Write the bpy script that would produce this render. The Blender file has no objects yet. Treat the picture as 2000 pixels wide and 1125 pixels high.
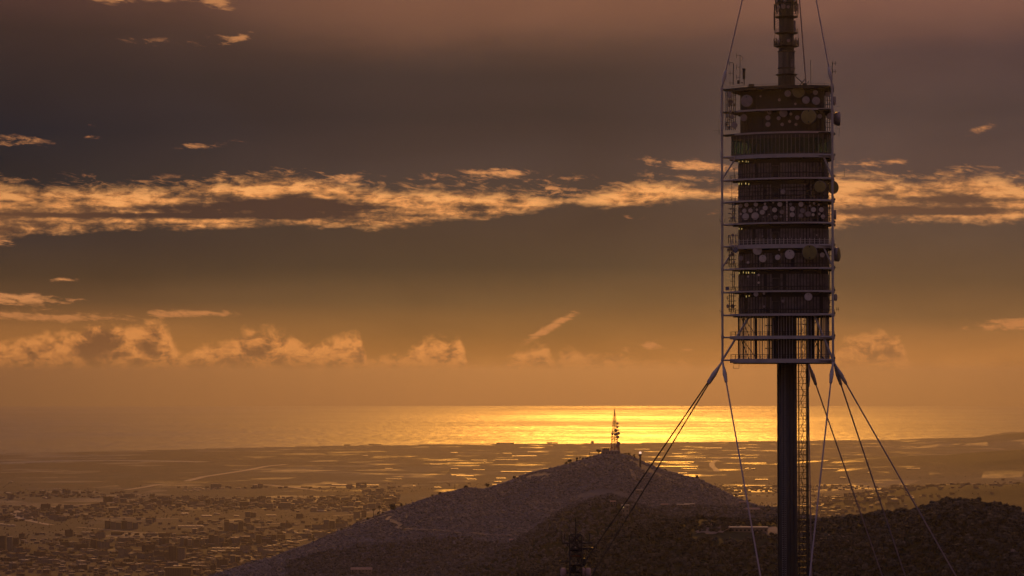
import bpy, math, random
import numpy as np
from mathutils import Vector, Matrix
random.seed(7)
rng = np.random.default_rng(7)
R = math.radians
SC = bpy.context.scene
COL = SC.collection

# ------------------------------------------------------------------ camera
CAM_Z = 518.0
FPX = 5290.0                      # focal length in pixels of a 2000 px wide frame
PITCH = math.atan(167.5 / FPX)
REARTH = 7.43e6                   # effective earth radius (with refraction)
cam = bpy.data.cameras.new('camera'); camo = bpy.data.objects.new('camera', cam); COL.objects.link(camo)
camo.location = (0, 0, CAM_Z); camo.rotation_euler = (math.pi / 2 + PITCH, 0, 0)
cam.sensor_width = 36; cam.lens = FPX * 36 / 2000
cam.clip_start = 1; cam.clip_end = 400000
SC.camera = camo

# ------------------------------------------------------------------ light, exposure
SUN_EL, SUN_AZ = R(13.0), math.atan(250 / FPX)     # azimuth measured from +Y towards +X
sun = bpy.data.lights.new('sun', 'SUN'); suno = bpy.data.objects.new('sun', sun); COL.objects.link(suno)
sun.energy = 1.85; sun.angle = R(0.5); sun.color = (1.0, 0.405, 0.05)
sdir = Vector((math.sin(SUN_AZ) * math.cos(SUN_EL), math.cos(SUN_AZ) * math.cos(SUN_EL), math.sin(SUN_EL)))
suno.rotation_euler = sdir.to_track_quat('Z', 'Y').to_euler()
SC.view_settings.view_transform = 'Standard'; SC.view_settings.look = 'None'
SC.view_settings.exposure = 0; SC.view_settings.gamma = 1; SC.view_settings.use_curve_mapping = False
cy = SC.cycles
cy.use_denoising = True
cy.max_bounces = 6; cy.diffuse_bounces = 2; cy.glossy_bounces = 2; cy.transparent_max_bounces = 16
cy.transmission_bounces = 4; cy.volume_bounces = 1
cy.sample_clamp_indirect = 4
HAZE_DENSITY = 0.000026
HAZE_COLOR = (0.20, 0.20, 0.33)
HAZE_G = 0.81


def lin(r, g, b):
    f = lambda c: (c / 255 / 12.92) if c / 255 <= 0.04045 else ((c / 255 + 0.055) / 1.055) ** 2.4
    return (f(r), f(g), f(b), 1.0)


# small expression layer over shader nodes
class X:
    nt = None

    def __init__(s, sock): s.s = sock

    @staticmethod
    def m(op, *a, clamp=False):
        n = X.nt.nodes.new('ShaderNodeMath'); n.operation = op; n.use_clamp = clamp
        for i, v in enumerate(a):
            if isinstance(v, X): X.nt.links.new(v.s, n.inputs[i])
            else: n.inputs[i].default_value = v
        return X(n.outputs[0])

    def __add__(s, o): return X.m('ADD', s, o)
    def __radd__(s, o): return X.m('ADD', o, s)
    def __sub__(s, o): return X.m('SUBTRACT', s, o)
    def __rsub__(s, o): return X.m('SUBTRACT', o, s)
    def __mul__(s, o): return X.m('MULTIPLY', s, o)
    def __rmul__(s, o): return X.m('MULTIPLY', o, s)
    def __truediv__(s, o): return X.m('DIVIDE', s, o)
    def __pow__(s, o): return X.m('POWER', s, o)


def xmax(a, b): return X.m('MAXIMUM', a, b)
def xmin(a, b): return X.m('MINIMUM', a, b)
def clamp01(a): return X.m('MULTIPLY', a, 1.0, clamp=True)


def sstep(a, lo, hi):
    n = X.nt.nodes.new('ShaderNodeMapRange'); n.interpolation_type = 'SMOOTHSTEP'
    X.nt.links.new(a.s, n.inputs[0])
    for i, v in ((1, lo), (2, hi), (3, 0.0), (4, 1.0)): n.inputs[i].default_value = v
    return X(n.outputs[0])


def combine(x, y, z):
    n = X.nt.nodes.new('ShaderNodeCombineXYZ')
    for i, v in enumerate((x, y, z)):
        if isinstance(v, X): X.nt.links.new(v.s, n.inputs[i])
        else: n.inputs[i].default_value = v
    return X(n.outputs[0])


def noise(vec, scale=1.0, detail=6.0, rough=0.55, dist=0.0):
    n = X.nt.nodes.new('ShaderNodeTexNoise'); n.inputs['Scale'].default_value = scale
    n.inputs['Detail'].default_value = detail; n.inputs['Roughness'].default_value = rough
    n.inputs['Distortion'].default_value = dist
    if vec is not None: X.nt.links.new(vec.s, n.inputs['Vector'])
    return X(n.outputs[0])


def mixc(f, a, b, blend='MIX'):
    n = X.nt.nodes.new('ShaderNodeMix'); n.data_type = 'RGBA'; n.blend_type = blend
    for i, v in ((0, f), (6, a), (7, b)):
        if isinstance(v, X): X.nt.links.new(v.s, n.inputs[i])
        else: n.inputs[i].default_value = v
    return X(n.outputs[2])


def ramp(f, stops, interp='LINEAR'):
    n = X.nt.nodes.new('ShaderNodeValToRGB'); r = n.color_ramp; r.interpolation = interp
    while len(r.elements) < len(stops): r.elements.new(0.5)
    for e, (p, c) in zip(r.elements, stops): e.position = p; e.color = c
    X.nt.links.new(f.s, n.inputs[0])
    return X(n.outputs[0])


def fcurve(f, pts, x1, y1):
    """piecewise curve through (x, y) points; x in 0..x1, y in 0..y1"""
    n = X.nt.nodes.new('ShaderNodeFloatCurve'); c = n.mapping.curves[0]
    q = [(min(max(x / x1, 0), 1), min(max(y / y1, 0), 1)) for x, y in pts]
    while len(c.points) < len(q): c.points.new(0.5, 0.5)
    for p, (a, b) in zip(c.points, q): p.location = (a, b)
    n.mapping.update()
    X.nt.links.new((f / x1).s, n.inputs[1])
    return X(n.outputs[0]) * y1


# ------------------------------------------------------------------ sky
def deck(v, r, g, b):
    """colour of the cloud deck itself: what is seen, less the light the haze box adds on the way"""
    d = float(np.interp(v, [0, 200, 400, 500, 600, 700, 780], [.024, .03, .04, .055, .08, .15, .25])); t = float(np.interp(v, [0, 500, 600, 700, 780], [.97, .92, .86, .72, .3]))
    c = lin(r, g, b)
    return tuple(max((k - d * m) / t, 0.008) for k, m in zip(c[:3], (1, .41, .18))) + (1,)


def build_sky():
    w = bpy.data.worlds.new('World'); SC.world = w; w.use_nodes = True
    nt = w.node_tree; nt.nodes.clear(); X.nt = nt
    tc = nt.nodes.new('ShaderNodeTexCoord'); sp = nt.nodes.new('ShaderNodeSeparateXYZ')
    nt.links.new(tc.outputs['Generated'], sp.inputs[0])
    dx, dy, dz = X(sp.outputs[0]), X(sp.outputs[1]), X(sp.outputs[2])
    az = X.m('ARCTAN2', dx, dy); el = X.m('ARCSINE', dz)
    u = az * FPX + 1000.0                   # 1/92 degree steps round the compass and up from the horizontal
    v = 730.0 - el * FPX
    t = clamp01((v + 900.0) / 1800.0)       # -900..900
    P = lambda y: (y + 900) / 1800
    Q = lambda y, r, g, b: (P(y), deck(y, r, g, b))
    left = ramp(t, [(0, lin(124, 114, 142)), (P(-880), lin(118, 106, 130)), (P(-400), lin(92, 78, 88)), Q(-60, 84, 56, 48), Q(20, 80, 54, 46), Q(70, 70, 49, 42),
                    Q(160, 64, 47, 43), Q(260, 57, 43, 43), Q(340, 64, 48, 44), Q(400, 68, 52, 46), Q(470, 80, 58, 48), Q(540, 96, 68, 48),
                    Q(590, 118, 82, 54), Q(640, 160, 106, 62), Q(700, 178, 116, 64), Q(780, 150, 100, 60)])
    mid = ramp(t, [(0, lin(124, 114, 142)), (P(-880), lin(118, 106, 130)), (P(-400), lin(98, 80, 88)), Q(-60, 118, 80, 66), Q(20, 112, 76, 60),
                   Q(80, 88, 62, 52), Q(150, 68, 51, 47), Q(230, 66, 50, 47), Q(320, 78, 59, 53), Q(440, 84, 62, 50),
                   Q(520, 92, 68, 50), Q(590, 120, 86, 56), Q(650, 150, 102, 60), Q(720, 172, 112, 62), Q(780, 160, 102, 58)])
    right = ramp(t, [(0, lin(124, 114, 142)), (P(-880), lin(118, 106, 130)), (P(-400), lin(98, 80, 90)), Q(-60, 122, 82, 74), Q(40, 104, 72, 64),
                     Q(110, 88, 64, 60), Q(230, 86, 65, 60), Q(330, 96, 72, 64), Q(460, 102, 76, 60),
                     Q(550, 116, 84, 58), Q(620, 140, 98, 62), Q(720, 184, 120, 68), Q(780, 170, 112, 64)])
    fl = sstep(u, 0, 900); fr = sstep(u, 1100, 1750)
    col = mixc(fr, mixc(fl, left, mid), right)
    # soft, large cloud-deck mottling over the whole sky
    dirv = combine(dx * 3.0, dy * 3.0, dz * 16.0)
    n0 = noise(dirv, 1.6, 5, 0.5)
    nm = noise(combine(u / 420.0, v / 150.0, 3.7), 1.0, 5, 0.5, 0.4)
    col = mixc(1.0, col, mixc(clamp01(nm * 1.6 - 0.3), (0.80, 0.80, 0.82, 1), (1.22, 1.2, 1.17, 1)), 'MULTIPLY')
    # veil lit from above at the top of the frame
    vl = noise(combine(u / 500.0, v / 110.0, 9.1), 1.0, 4, 0.5, 0.3)
    vm = sstep(v + (vl - 0.5) * 150.0, 118, 20) * sstep(u, 380, 760)
    col = mixc(vm * 0.3, col, lin(132, 88, 68))
    # --- shared noises
    warp = noise(combine(u / 90.0, v / 60.0, 1.3), 1.0, 3, 0.5)
    nb = noise(combine(u / 75.0 + warp * 0.9, v / 24.0 + warp * 0.7, 0.0), 1.0, 10, 0.62, 0.25)
    nf = noise(combine(u / 26.0, v / 11.0 + warp, 5.0), 1.0, 8, 0.65, 0.4)
    ns = noise(combine(u / 190.0, v / 13.0, 8.0), 1.0, 6, 0.6)
    nc = noise(combine(u / 38.0 + warp * 1.4, v / 30.0 + warp * 1.2, 12.0), 1.0, 9, 0.6, 0.3)
    uu = clamp01(u / 2000.0) * 2000.0
    # --- long cloud bank
    Y0 = 300.0
    top = fcurve(uu, [(0, 368), (80, 374), (170, 376), (250, 372), (330, 376), (400, 366), (450, 358), (520, 352), (580, 350), (640, 356),
                      (720, 372), (800, 376), (880, 374), (960, 380), (1040, 386), (1080, 392), (1140, 388), (1200, 370), (1260, 358), (1330, 360), (1390, 370),
                      (1440, 366), (1560, 352), (1640, 346), (1680, 347), (1740, 356), (1800, 364), (1850, 354), (1920, 350), (1970, 362), (2000, 368)], 2000, 1000)
    bot = fcurve(uu, [(0, 478), (60, 460), (120, 455), (220, 450), (330, 447), (430, 447), (520, 440), (620, 440), (720, 442), (790, 440), (860, 428),
                      (940, 424), (1000, 415), (1060, 408), (1110, 396), (1160, 402), (1240, 402), (1300, 394), (1380, 384), (1440, 390), (1560, 430),
                      (1640, 440), (1720, 433), (1800, 430), (1880, 434), (1950, 438), (2000, 434)], 2000, 1000)
    outside = sstep(u, -900, -300) * sstep(u, 3000, 2300)
    d = xmin((v - top) * 0.75, (bot - v) * 1.15)
    dens = d / 13.0 + (nb - 0.5) * 2.6 + (nf - 0.5) * 1.8 + 0.35
    mask = sstep(dens, -0.35, 1.6) * outside
    core = lambda cu, cv, ru, rv: X.m('EXPONENT', ((u - cu) / ru) ** 2.0 * -1.0 - ((v - cv) / rv) ** 2.0)
    dark = core(590, 404, 170, 19) * 1.0 + core(330, 424, 380, 6) * 0.3 + core(170, 424, 260, 5) * 0.25 + core(300, 409, 150, 6) * .35 + core(1790, 416, 190, 8) * 0.95 + core(1870, 396, 90, 13) * 0.5 \
        + core(950, 405, 130, 8) * 0.3 + core(1680, 380, 50, 9) * .25
    lit = 0.93 - dark * 1.25 - clamp01(d / 40.0) * .22 + (warp - .5) * 1.1 - sstep(v, 372, 446) * sstep(u, 900, 300) * .22 + (nb - 0.5) * 2.0 + (ns - 0.5) * 1.4 + (nf - .5) * 1.3 - sstep(v, 400, 440) * 0.12
    lit = clamp01(lit)
    ccol = ramp(lit, [(0.0, lin(66, 47, 42)), (0.3, lin(104, 72, 52)), (0.55, lin(168, 112, 68)), (0.8, lin(226, 148, 84)), (1.0, lin(246, 168, 98))])
    nw = noise(combine(u / 40.0 + warp * 1.5, (v - u * 0.12) / 9.0 + warp * 1.2, 21.0), 1.0, 9, 0.66, 0.5)
    rightdim = mixc(sstep(u, 1400, 1700) * 0.22, ccol, lin(150, 104, 74))
    leftdim = mixc(sstep(u, 350, 0) * 0.25, rightdim, lin(150, 98, 58))
    fringe = X.m('EXPONENT', ((v - top + 12.0) / 15.0) ** 2.0 * -1.0) * 0.95 + X.m('EXPONENT', ((v - bot - 4.0) / 9.0) ** 2.0 * -1.0) * 0.6
    fm = sstep(fringe + (nw - 0.5) * 3.6 + (nb - 0.5) * 2.4, 0.75, 1.7) * outside * 0.75
    col = mixc(fm * sstep(fringe, .1, .6), col, mixc(clamp01(nf * 2.0 - .4), lin(128, 88, 62), lin(214, 142, 84)))
    col = mixc(mask * 0.95, col, leftdim)
    # --- low cumulus row dissolving into the haze
    ctop = fcurve(uu, [(0, 668), (60, 655), (130, 650), (160, 648), (185, 630), (230, 636), (270, 632), (310, 624), (335, 650), (360, 690), (400, 672),
                       (440, 664), (480, 642), (520, 642), (560, 648), (600, 664), (640, 662), (680, 652), (705, 650), (718, 700), (745, 694),
                       (790, 686), (830, 660), (880, 660), (902, 660), (912, 705), (960, 712), (1000, 694), (1030, 676), (1065, 674), (1085, 700), (1100, 676),
                       (1130, 680), (1170, 690), (1210, 690), (1235, 702), (1275, 706), (1330, 704), (1400, 740), (1600, 740), (1640, 668), (1680, 652), (1740, 650), (1768, 690),
                       (1790, 735), (1900, 735), (2000, 735)], 2000, 1000)
    cd = (v - ctop) / 12.0 + (nc - 0.5) * 5.2 + (nf - .5) * 1.6
    cm = sstep(cd, -0.4, 1.9) * sstep(v + (nc - .5) * 30, 742, 692) * outside
    clit = clamp01(0.95 - cd * 0.08 + (nc - 0.5) * 4.0 + (nf - .5) * 1.8 - core(205, 664, 45, 26) * 0.9 - core(180, 688, 35, 16) * .7 - core(512, 686, 34, 14) * 0.7 - core(1205, 696, 20, 9) * .6 - core(1715, 660, 28, 7) * .5)
    cfade = mixc(sstep(u, 900, 1150) * 0.35, ramp(clit, [(0, lin(104, 68, 46)), (0.35, lin(146, 94, 56)), (0.65, lin(206, 130, 68)), (1, lin(240, 154, 80))]), lin(150, 102, 62))
    col = mixc(cm * 0.76, col, cfade)
    # --- separate wisps: u, v, half width, half height, slope, strength
    wisps = [(45, 284, 80, 9, .03, 1.1), (190, 273, 30, 4, -.05, .75), (185, 250, 35, 4, 0, .45), (385, 289, 48, 5, 0, .95), (455, 279, 40, 5, 0, .5),
             (165, 347, 60, 7, 0, .6), (330, 352, 60, 8, 0, .55), (690, 345, 60, 9, 0, .75), (640, 352, 60, 8, 0, .7), (810, 348, 60, 7, 0, .5), (930, 342, 95, 9, -.02, .9), (990, 336, 60, 8, 0, .8),
             (1055, 362, 45, 10, .35, .85), (1125, 345, 60, 7, 0, .75), (1105, 370, 40, 8, .2, .7), (1165, 372, 50, 7, 0, .55), (1245, 310, 45, 6, 0, .75), (1225, 426, 32, 5, 0, .7),
             (1340, 322, 60, 8, .06, 1.15), (1400, 330, 60, 8, 0, 1.0), (1255, 323, 60, 6, 0, .35), (1390, 420, 30, 7, -.4, .45),
             (130, 549, 36, 4, 0, 1.3), (50, 586, 105, 9, .04, 1.8), (185, 585, 40, 3, 0, .4), (90, 620, 190, 8, .02, 1.4), (370, 613, 90, 6, 0, 1.5), (20, 478, 45, 8, .15, .9),
             (1075, 640, 56, 8, -.55, 1.9), (1270, 675, 22, 8, 0, 1.5), (1225, 683, 14, 6, 0, .8), (1310, 688, 30, 8, 0, .6), (1345, 680, 14, 8, 0, .6), (1320, 712, 50, 7, 0, .4),
             (1690, 322, 75, 8, 0, .85), (1760, 316, 25, 5, -.2, .6), (1690, 265, 40, 5, -.05, .45), (1855, 267, 25, 5, .3, .5), (1914, 256, 24, 8, -.35, 1.0), (1785, 345, 12, 5, -.3, .5),
             (1955, 636, 100, 10, -.02, 1.3), (2020, 632, 60, 12, 0, 1.0), (1650, 335, 30, 6, 0, .4),
             (195, 0, 60, 13, .1, 1.3), (300, 3, 70, 10, 0, 1.0), (415, 6, 55, 12, .35, 1.5), (290, 86, 60, 8, 0, .7), (382, 90, 24, 7, .2, .8), (430, 78, 40, 9, -.1, .6), (468, 80, 36, 7, -.3, 1.2), (760, 40, 70, 10, -.1, .3)]
    tot = None
    for cu, cv, ru, rv, sl, st in wisps:
        du = u - cu
        dv = v - cv - du * sl if sl else v - cv
        g = X.m('EXPONENT', X.m('MULTIPLY', (du / (ru * .95)) ** 2.0 + (dv / (rv * 1.35)) ** 2.0, -1.0)) * st
        tot = g if tot is None else tot + g
    wm = sstep(tot + (nb - 0.5) * 2.2 + (nw - 0.5) * 3.4 + (nf - 0.5) * 1.2, 0.5, 1.6) * sstep(tot, 0.08, 0.6)
    wlit = clamp01(0.25 + tot * 0.55 + (nf - .5) * 1.6)
    wcol = ramp(wlit, [(0, lin(110, 76, 58)), (0.5, lin(172, 112, 72)), (1, lin(226, 150, 90))])
    wcol = mixc(sstep(v, 560, 620), wcol, lin(196, 126, 72))
    wcol = mixc(sstep(v, 240, 120) * 0.45, wcol, lin(120, 80, 58))
    col = mixc(wm * 0.85, col, wcol)
    # faint shafts under the cumulus
    nr = noise(combine(u / 60.0 + v / 260.0, v / 900.0, 2.0), 1.0, 3, 0.5)
    ray = sstep(v, 690, 720) * (nr - 0.5) * 0.7 + 1.0
    col = mixc(1.0, col, combine(ray, ray, ray), 'MULTIPLY')
    # mottled deck everywhere outside the frame
    col = mixc(1.0, col, mixc(clamp01(n0 * 1.6 - .3), (0.9, 0.9, 0.92, 1), (1.1, 1.1, 1.08, 1)), 'MULTIPLY')
    # clear-sky light filtered through the deck
    sky = nt.nodes.new('ShaderNodeTexSky'); sky.sky_type = 'NISHITA'; sky.sun_disc = False
    sky.sun_elevation = SUN_EL; sky.sun_rotation = SUN_AZ
    sky.altitude = 500; sky.dust_density = 4
    sk = mixc(1.0, X(sky.outputs[0]), (0.0001, 0.0001, 0.0001, 1), 'MULTIPLY')
    col = mixc(1.0, col, sk, 'ADD')
    bg = nt.nodes.new('ShaderNodeBackground'); out = nt.nodes.new('ShaderNodeOutputWorld')
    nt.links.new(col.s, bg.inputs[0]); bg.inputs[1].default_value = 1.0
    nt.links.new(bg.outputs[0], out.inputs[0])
    w.cycles.sampling_method = 'MANUAL'; w.cycles.sample_map_resolution = 512


build_sky()

# ------------------------------------------------------------------ materials
MATS = {}


def mat(name, color, rough=0.6, metal=0.0, var=0.12, scale=0.8, spec=0.5, build=None):
    if name in MATS: return MATS[name]
    m = bpy.data.materials.new(name); m.use_nodes = True; nt = m.node_tree; X.nt = nt
    b = nt.nodes['Principled BSDF']
    b.inputs['Roughness'].default_value = rough; b.inputs['Metallic'].default_value = metal
    b.inputs['Specular IOR Level'].default_value = spec
    if build: build(nt, b)
    else:
        tc = nt.nodes.new('ShaderNodeTexCoord')
        n = noise(X(tc.outputs['Object']), scale, 5, 0.6)
        k0 = tuple(c * (1 - var * 2) for c in color[:3]) + (1,); k1 = tuple(min(c * (1 + var * 2), 1) for c in color[:3]) + (1,)
        c = mixc(clamp01(n * 2.0 - 0.5), k0, k1)
        nt.links.new(c.s, b.inputs['Base Color'])
        r = n * 0.3 + (rough - 0.15); nt.links.new(r.s, b.inputs['Roughness'])
    MATS[name] = m
    return m


# ------------------------------------------------------------------ mesh builder
class MB:
    def __init__(s): s.v = []; s.f = []

    def add(s, vs, fs):
        o = len(s.v); s.v.extend([tuple(p) for p in vs]); s.f.extend([tuple(i + o for i in f) for f in fs]); return s

    def box(s, c, size, rz=0.0, tilt=None):
        hx, hy, hz = (k / 2 for k in size)
        M = Matrix.Rotation(rz, 3, 'Z')
        if tilt is not None: M = tilt
        vs = [Vector(c) + M @ Vector((a * hx, b * hy, d * hz)) for d in (-1, 1) for a, b in ((-1, -1), (1, -1), (1, 1), (-1, 1))]
        return s.add(vs, [(3, 2, 1, 0), (4, 5, 6, 7), (0, 1, 5, 4), (1, 2, 6, 5), (2, 3, 7, 6), (3, 0, 4, 7)])

    def tube(s, p0, p1, r0, r1=None, n=6, caps=True):
        r1 = r0 if r1 is None else r1
        p0, p1 = Vector(p0), Vector(p1); d = (p1 - p0)
        if d.length < 1e-6: return s
        d.normalize()
        a = Vector((0, 0, 1)) if abs(d.z) < .9 else Vector((1, 0, 0))
        e1 = d.cross(a).normalized(); e2 = d.cross(e1)
        vs = []
        for p, r in ((p0, r0), (p1, r1)):
            for k in range(n):
                t = 2 * math.pi * k / n; vs.append(p + (e1 * math.cos(t) + e2 * math.sin(t)) * r)
        fs = [(k, (k + 1) % n, n + (k + 1) % n, n + k) for k in range(n)]
        if caps: fs += [tuple(range(n))[::-1], tuple(range(n, 2 * n))]
        return s.add(vs, fs)

    def lathe(s, prof, n=16, axis=None, origin=(0, 0, 0)):
        """prof: list of (r, h) along the axis"""
        ax = Vector(axis).normalized() if axis is not None else Vector((0, 0, 1))
        a = Vector((0, 0, 1)) if abs(ax.z) < .9 else Vector((1, 0, 0))
        e1 = ax.cross(a).normalized(); e2 = ax.cross(e1); o = Vector(origin)
        vs = [o + ax * h + (e1 * math.cos(2 * math.pi * k / n) + e2 * math.sin(2 * math.pi * k / n)) * r for r, h in prof for k in range(n)]
        fs = [(j * n + k, j * n + (k + 1) % n, (j + 1) * n + (k + 1) % n, (j + 1) * n + k) for j in range(len(prof) - 1) for k in range(n)]
        fs += [tuple(range(n))[::-1], tuple(range((len(prof) - 1) * n, len(prof) * n))]
        return s.add(vs, fs)

    def prism(s, outline, z0, z1):
        n = len(outline)
        vs = [(x, y, z0) for x, y in outline] + [(x, y, z1) for x, y in outline]
        fs = [(k, (k + 1) % n, n + (k + 1) % n, n + k) for k in range(n)] + [tuple(range(n))[::-1], tuple(range(n, 2 * n))]
        return s.add(vs, fs)

    def ring(s, o1, o2, z0, z1):
        """closed band between two outlines of equal count"""
        n = len(o1)
        vs = [(x, y, z) for z in (z0, z1) for o in (o1, o2) for x, y in o]
        fs = []
        for k in range(n):
            j = (k + 1) % n
            fs += [(k, j, 2 * n + j, 2 * n + k), (n + j, n + k, 3 * n + k, 3 * n + j), (j, k, n + k, n + j), (2 * n + k, 2 * n + j, 3 * n + j, 3 * n + k)]
        return s.add(vs, fs)

    def mesh(s, name, m, smooth=False):
        me = bpy.data.meshes.new(name); me.from_pydata(s.v, [], s.f); me.update()
        if m is not None: me.materials.append(m)
        if smooth:
            for p in me.polygons: p.use_smooth = True
        return me

    def build(s, name, m, parent=None, loc=(0, 0, 0), smooth=False):
        return link(name, s.mesh(name, m, smooth), parent, loc)


def link(name, me, parent=None, loc=(0, 0, 0), rot=None):
    o = bpy.data.objects.new(name, me); COL.objects.link(o); o.location = loc
    if rot is not None: o.rotation_euler = rot
    if parent is not None: o.parent = parent
    return o


def tag(o, label=None, cat=None, group=None, kind=None):
    if label: o['label'] = label
    if cat: o['category'] = cat
    if group: o['group'] = group
    if kind: o['kind'] = kind
    return o


def empty(name, loc, label, cat, group=None, rz=0.0):
    o = bpy.data.objects.new(name, None); COL.objects.link(o); o.location = loc; o.rotation_euler = (0, 0, rz)
    o.empty_display_size = 1
    return tag(o, label, cat, group)


# ------------------------------------------------------------------ geometry of the place
def pix(px, py, d):
    """point at forward distance d seen in direction (px, py)"""
    cp, sp_ = math.cos(PITCH), math.sin(PITCH)
    a = (px - 1000) / FPX; b = (562.5 - py) / FPX
    x, y, z = a, cp - b * sp_, sp_ + b * cp
    k = d / y
    return Vector((x * k, d, CAM_Z + z * k))


def vnoise(x, y, seed=0):
    xi = np.floor(x).astype(np.int64); yi = np.floor(y).astype(np.int64); xf = x - xi; yf = y - yi

    def h(a, b):
        k = (a * 374761393 + b * 668265263 + seed * 974634777) & 0x7fffffff
        k = ((k ^ (k >> 13)) * 1274126177) & 0x7fffffff
        k = k ^ (k >> 16)
        return (k & 0xffff) / 65535.0
    sx = xf * xf * (3 - 2 * xf); sy = yf * yf * (3 - 2 * yf)
    return (h(xi, yi) * (1 - sx) + h(xi + 1, yi) * sx) * (1 - sy) + (h(xi, yi + 1) * (1 - sx) + h(xi + 1, yi + 1) * sx) * sy


def fbm(x, y, seed=0, oct=5, gain=0.5):
    s = 0; a = 1; t = 0
    for k in range(oct):
        s = s + a * vnoise(x * 2 ** k + 17.3 * k, y * 2 ** k - 9.1 * k, seed + k); t += a; a *= gain
    return s / t - 0.5


BASE = ([0, 150, 300, 665, 900, 1200, 1500, 2500, 4000, 5200, 6300, 7500, 9000, 14000, 19000, 30000],
        [506, 490, 468, 438, 400, 330, 270, 190, 120, 75, 32, 16, 9, 5, 4, 4])
RIDGES = [  # silhouettes (bearing px, height px), crest distance curve, near / far widths
    dict(s=[(-400, 1330), (200, 1215), (380, 1150), (460, 1119), (520, 1101), (560, 1086), (600, 1070), (640, 1051), (700, 1022), (750, 1004), (790, 991), (850, 970), (880, 962),
            (905, 956), (915, 954), (945, 957), (990, 943), (1040, 923), (1090, 913), (1130, 901), (1158, 891), (1180, 887), (1215, 887), (1240, 896),
            (1260, 906), (1300, 921), (1340, 931), (1362, 936), (1400, 955), (1440, 975), (1480, 990), (1520, 1004), (1580, 1022), (1700, 1060), (1900, 1110), (2600, 1250)],
         D=[(-400, 2500), (460, 3050), (760, 3330), (1200, 3560), (1600, 3750), (2600, 3900)], wn=780, wf=650),
    dict(s=[(1100, 1130), (1180, 1040), (1240, 1003), (1290, 993), (1340, 990), (1400, 992), (1450, 990), (1500, 993), (1560, 1006), (1620, 1022), (1700, 1050), (2000, 1140)],
         D=[(1100, 2850), (2000, 3000)], wn=240, wf=260),
    dict(s=[(500, 1260), (800, 1160), (860, 1130), (905, 1108), (950, 1091), (1000, 1066), (1050, 1036), (1100, 1001), (1150, 981), (1190, 971), (1215, 975), (1250, 991), (1300, 1003),
            (1350, 1014), (1420, 1024), (1600, 1045), (2000, 1130)],
         D=[(500, 2300), (1200, 2620), (2000, 2700)], wn=330, wf=300),
    dict(s=[(700, 1330), (900, 1190), (1000, 1130), (1040, 1114), (1080, 1101), (1130, 1080), (1180, 1056), (1230, 1034), (1290, 1020), (1340, 1016), (1370, 1013), (1420, 1018), (1480, 1019),
            (1540, 1019), (1600, 1018), (1650, 1012), (1700, 1006), (1750, 1003), (1785, 1000), (1810, 990), (1840, 982), (1870, 983), (1900, 981),
            (1940, 987), (1970, 994), (2000, 1004), (2100, 1030), (2400, 1100), (3000, 1200)],
         D=[(700, 1750), (1300, 1950), (1700, 2000), (1900, 1880), (3000, 1700)], wn=420, wf=190),
    dict(s=[(1500, 905), (1700, 893), (1850, 889), (1900, 884), (1950, 880), (2000, 877), (2400, 860), (3000, 870)], D=[(1500, 15500), (3000, 14000)], wn=2200, wf=1500),
    dict(s=[(1560, 990), (1700, 960), (1820, 948), (1880, 944), (1950, 946), (2100, 930), (3000, 900)], D=[(1500, 9500), (3000, 9000)], wn=900, wf=900),
    dict(s=[(1750, 866), (1830, 859), (1900, 854), (1940, 850), (1970, 846), (1990, 844), (2010, 842), (2200, 825), (3000, 810)], D=[(1700, 21500), (3000, 21000)], wn=1200, wf=1500),
]
SHORE = ([-3000, 0, 250, 500, 700, 900, 1200, 1500, 1750, 1900, 2100, 4000],
         [890, 882.5, 878, 872.5, 868.5, 866.5, 865, 860, 856.5, 853, 850, 846])


def earth(x, y): return (x * x + y * y) / (2 * REARTH)


def dist_of(py):
    """distance of the curved sea level seen at height py"""
    t = (py - 730) / FPX; A = 1 / (2 * REARTH)
    disc = t * t - 4 * A * (CAM_Z - 4)
    return (t - math.sqrt(max(disc, 0))) / (2 * A)


SHORE_D = [dist_of(p) for p in SHORE[1]]


def ground_np(x, y):
    x = np.asarray(x, float); y = np.asarray(y, float)
    d = np.hypot(x, y); yy = np.where(y > 1, y, 1)
    u = np.where(y > 1, 1000 + FPX * x / yy, np.where(x < 0, -9e3, 9e3)); u = np.clip(u, -9e3, 9e3)
    h = np.interp(d, BASE[0], BASE[1])
    lo = h.copy()
    rough = fbm(x / 260, y / 260, 3, 5) ; fine = fbm(x / 45, y / 45, 11, 4)
    for i, r in enumerate(RIDGES):
        su = [p[0] for p in r['s']]; sp_ = [p[1] for p in r['s']]
        D = np.interp(u, [p[0] for p in r['D']], [p[1] for p in r['D']])
        H = CAM_Z - D * (np.interp(u, su, sp_) - 730) / FPX + D * D / (2 * REARTH)
        side = np.clip((u - su[0] + 600) / 600, 0, 1) * np.clip((su[-1] + 900 - u) / 900, 0, 1) * (y > 1)
        t = (d - D) / np.where(d < D, r['wn'], r['wf'])
        e = np.exp(-t * t)
        bump = H * 0 + (rough * 60 + fine * 9) * np.clip(np.abs(t) * 1.4, 0, 1) * (np.clip((H - lo) / 120, 0, 1))
        hr = lo + (H - lo) * e * side + bump * e
        h = np.maximum(h, np.where(H > lo, hr, lo))
    far = np.clip((d - 6000) / 3000, 0, 1)
    h = h + (1 - far) * fine * 2.0
    sh = np.interp(u, SHORE[0], SHORE_D)
    sh = sh * (1 + 0.004 * fbm(u / 90, u * 0, 5, 4))
    h = np.where(u < 1900, np.where(d > sh, -12, h), np.where(d > sh + np.clip((u - 1900) * 40, 0, 9e3), -12, h))
    return h - earth(x, y)


def ground(x, y): return float(ground_np(np.array([x]), np.array([y]))[0])


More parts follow.
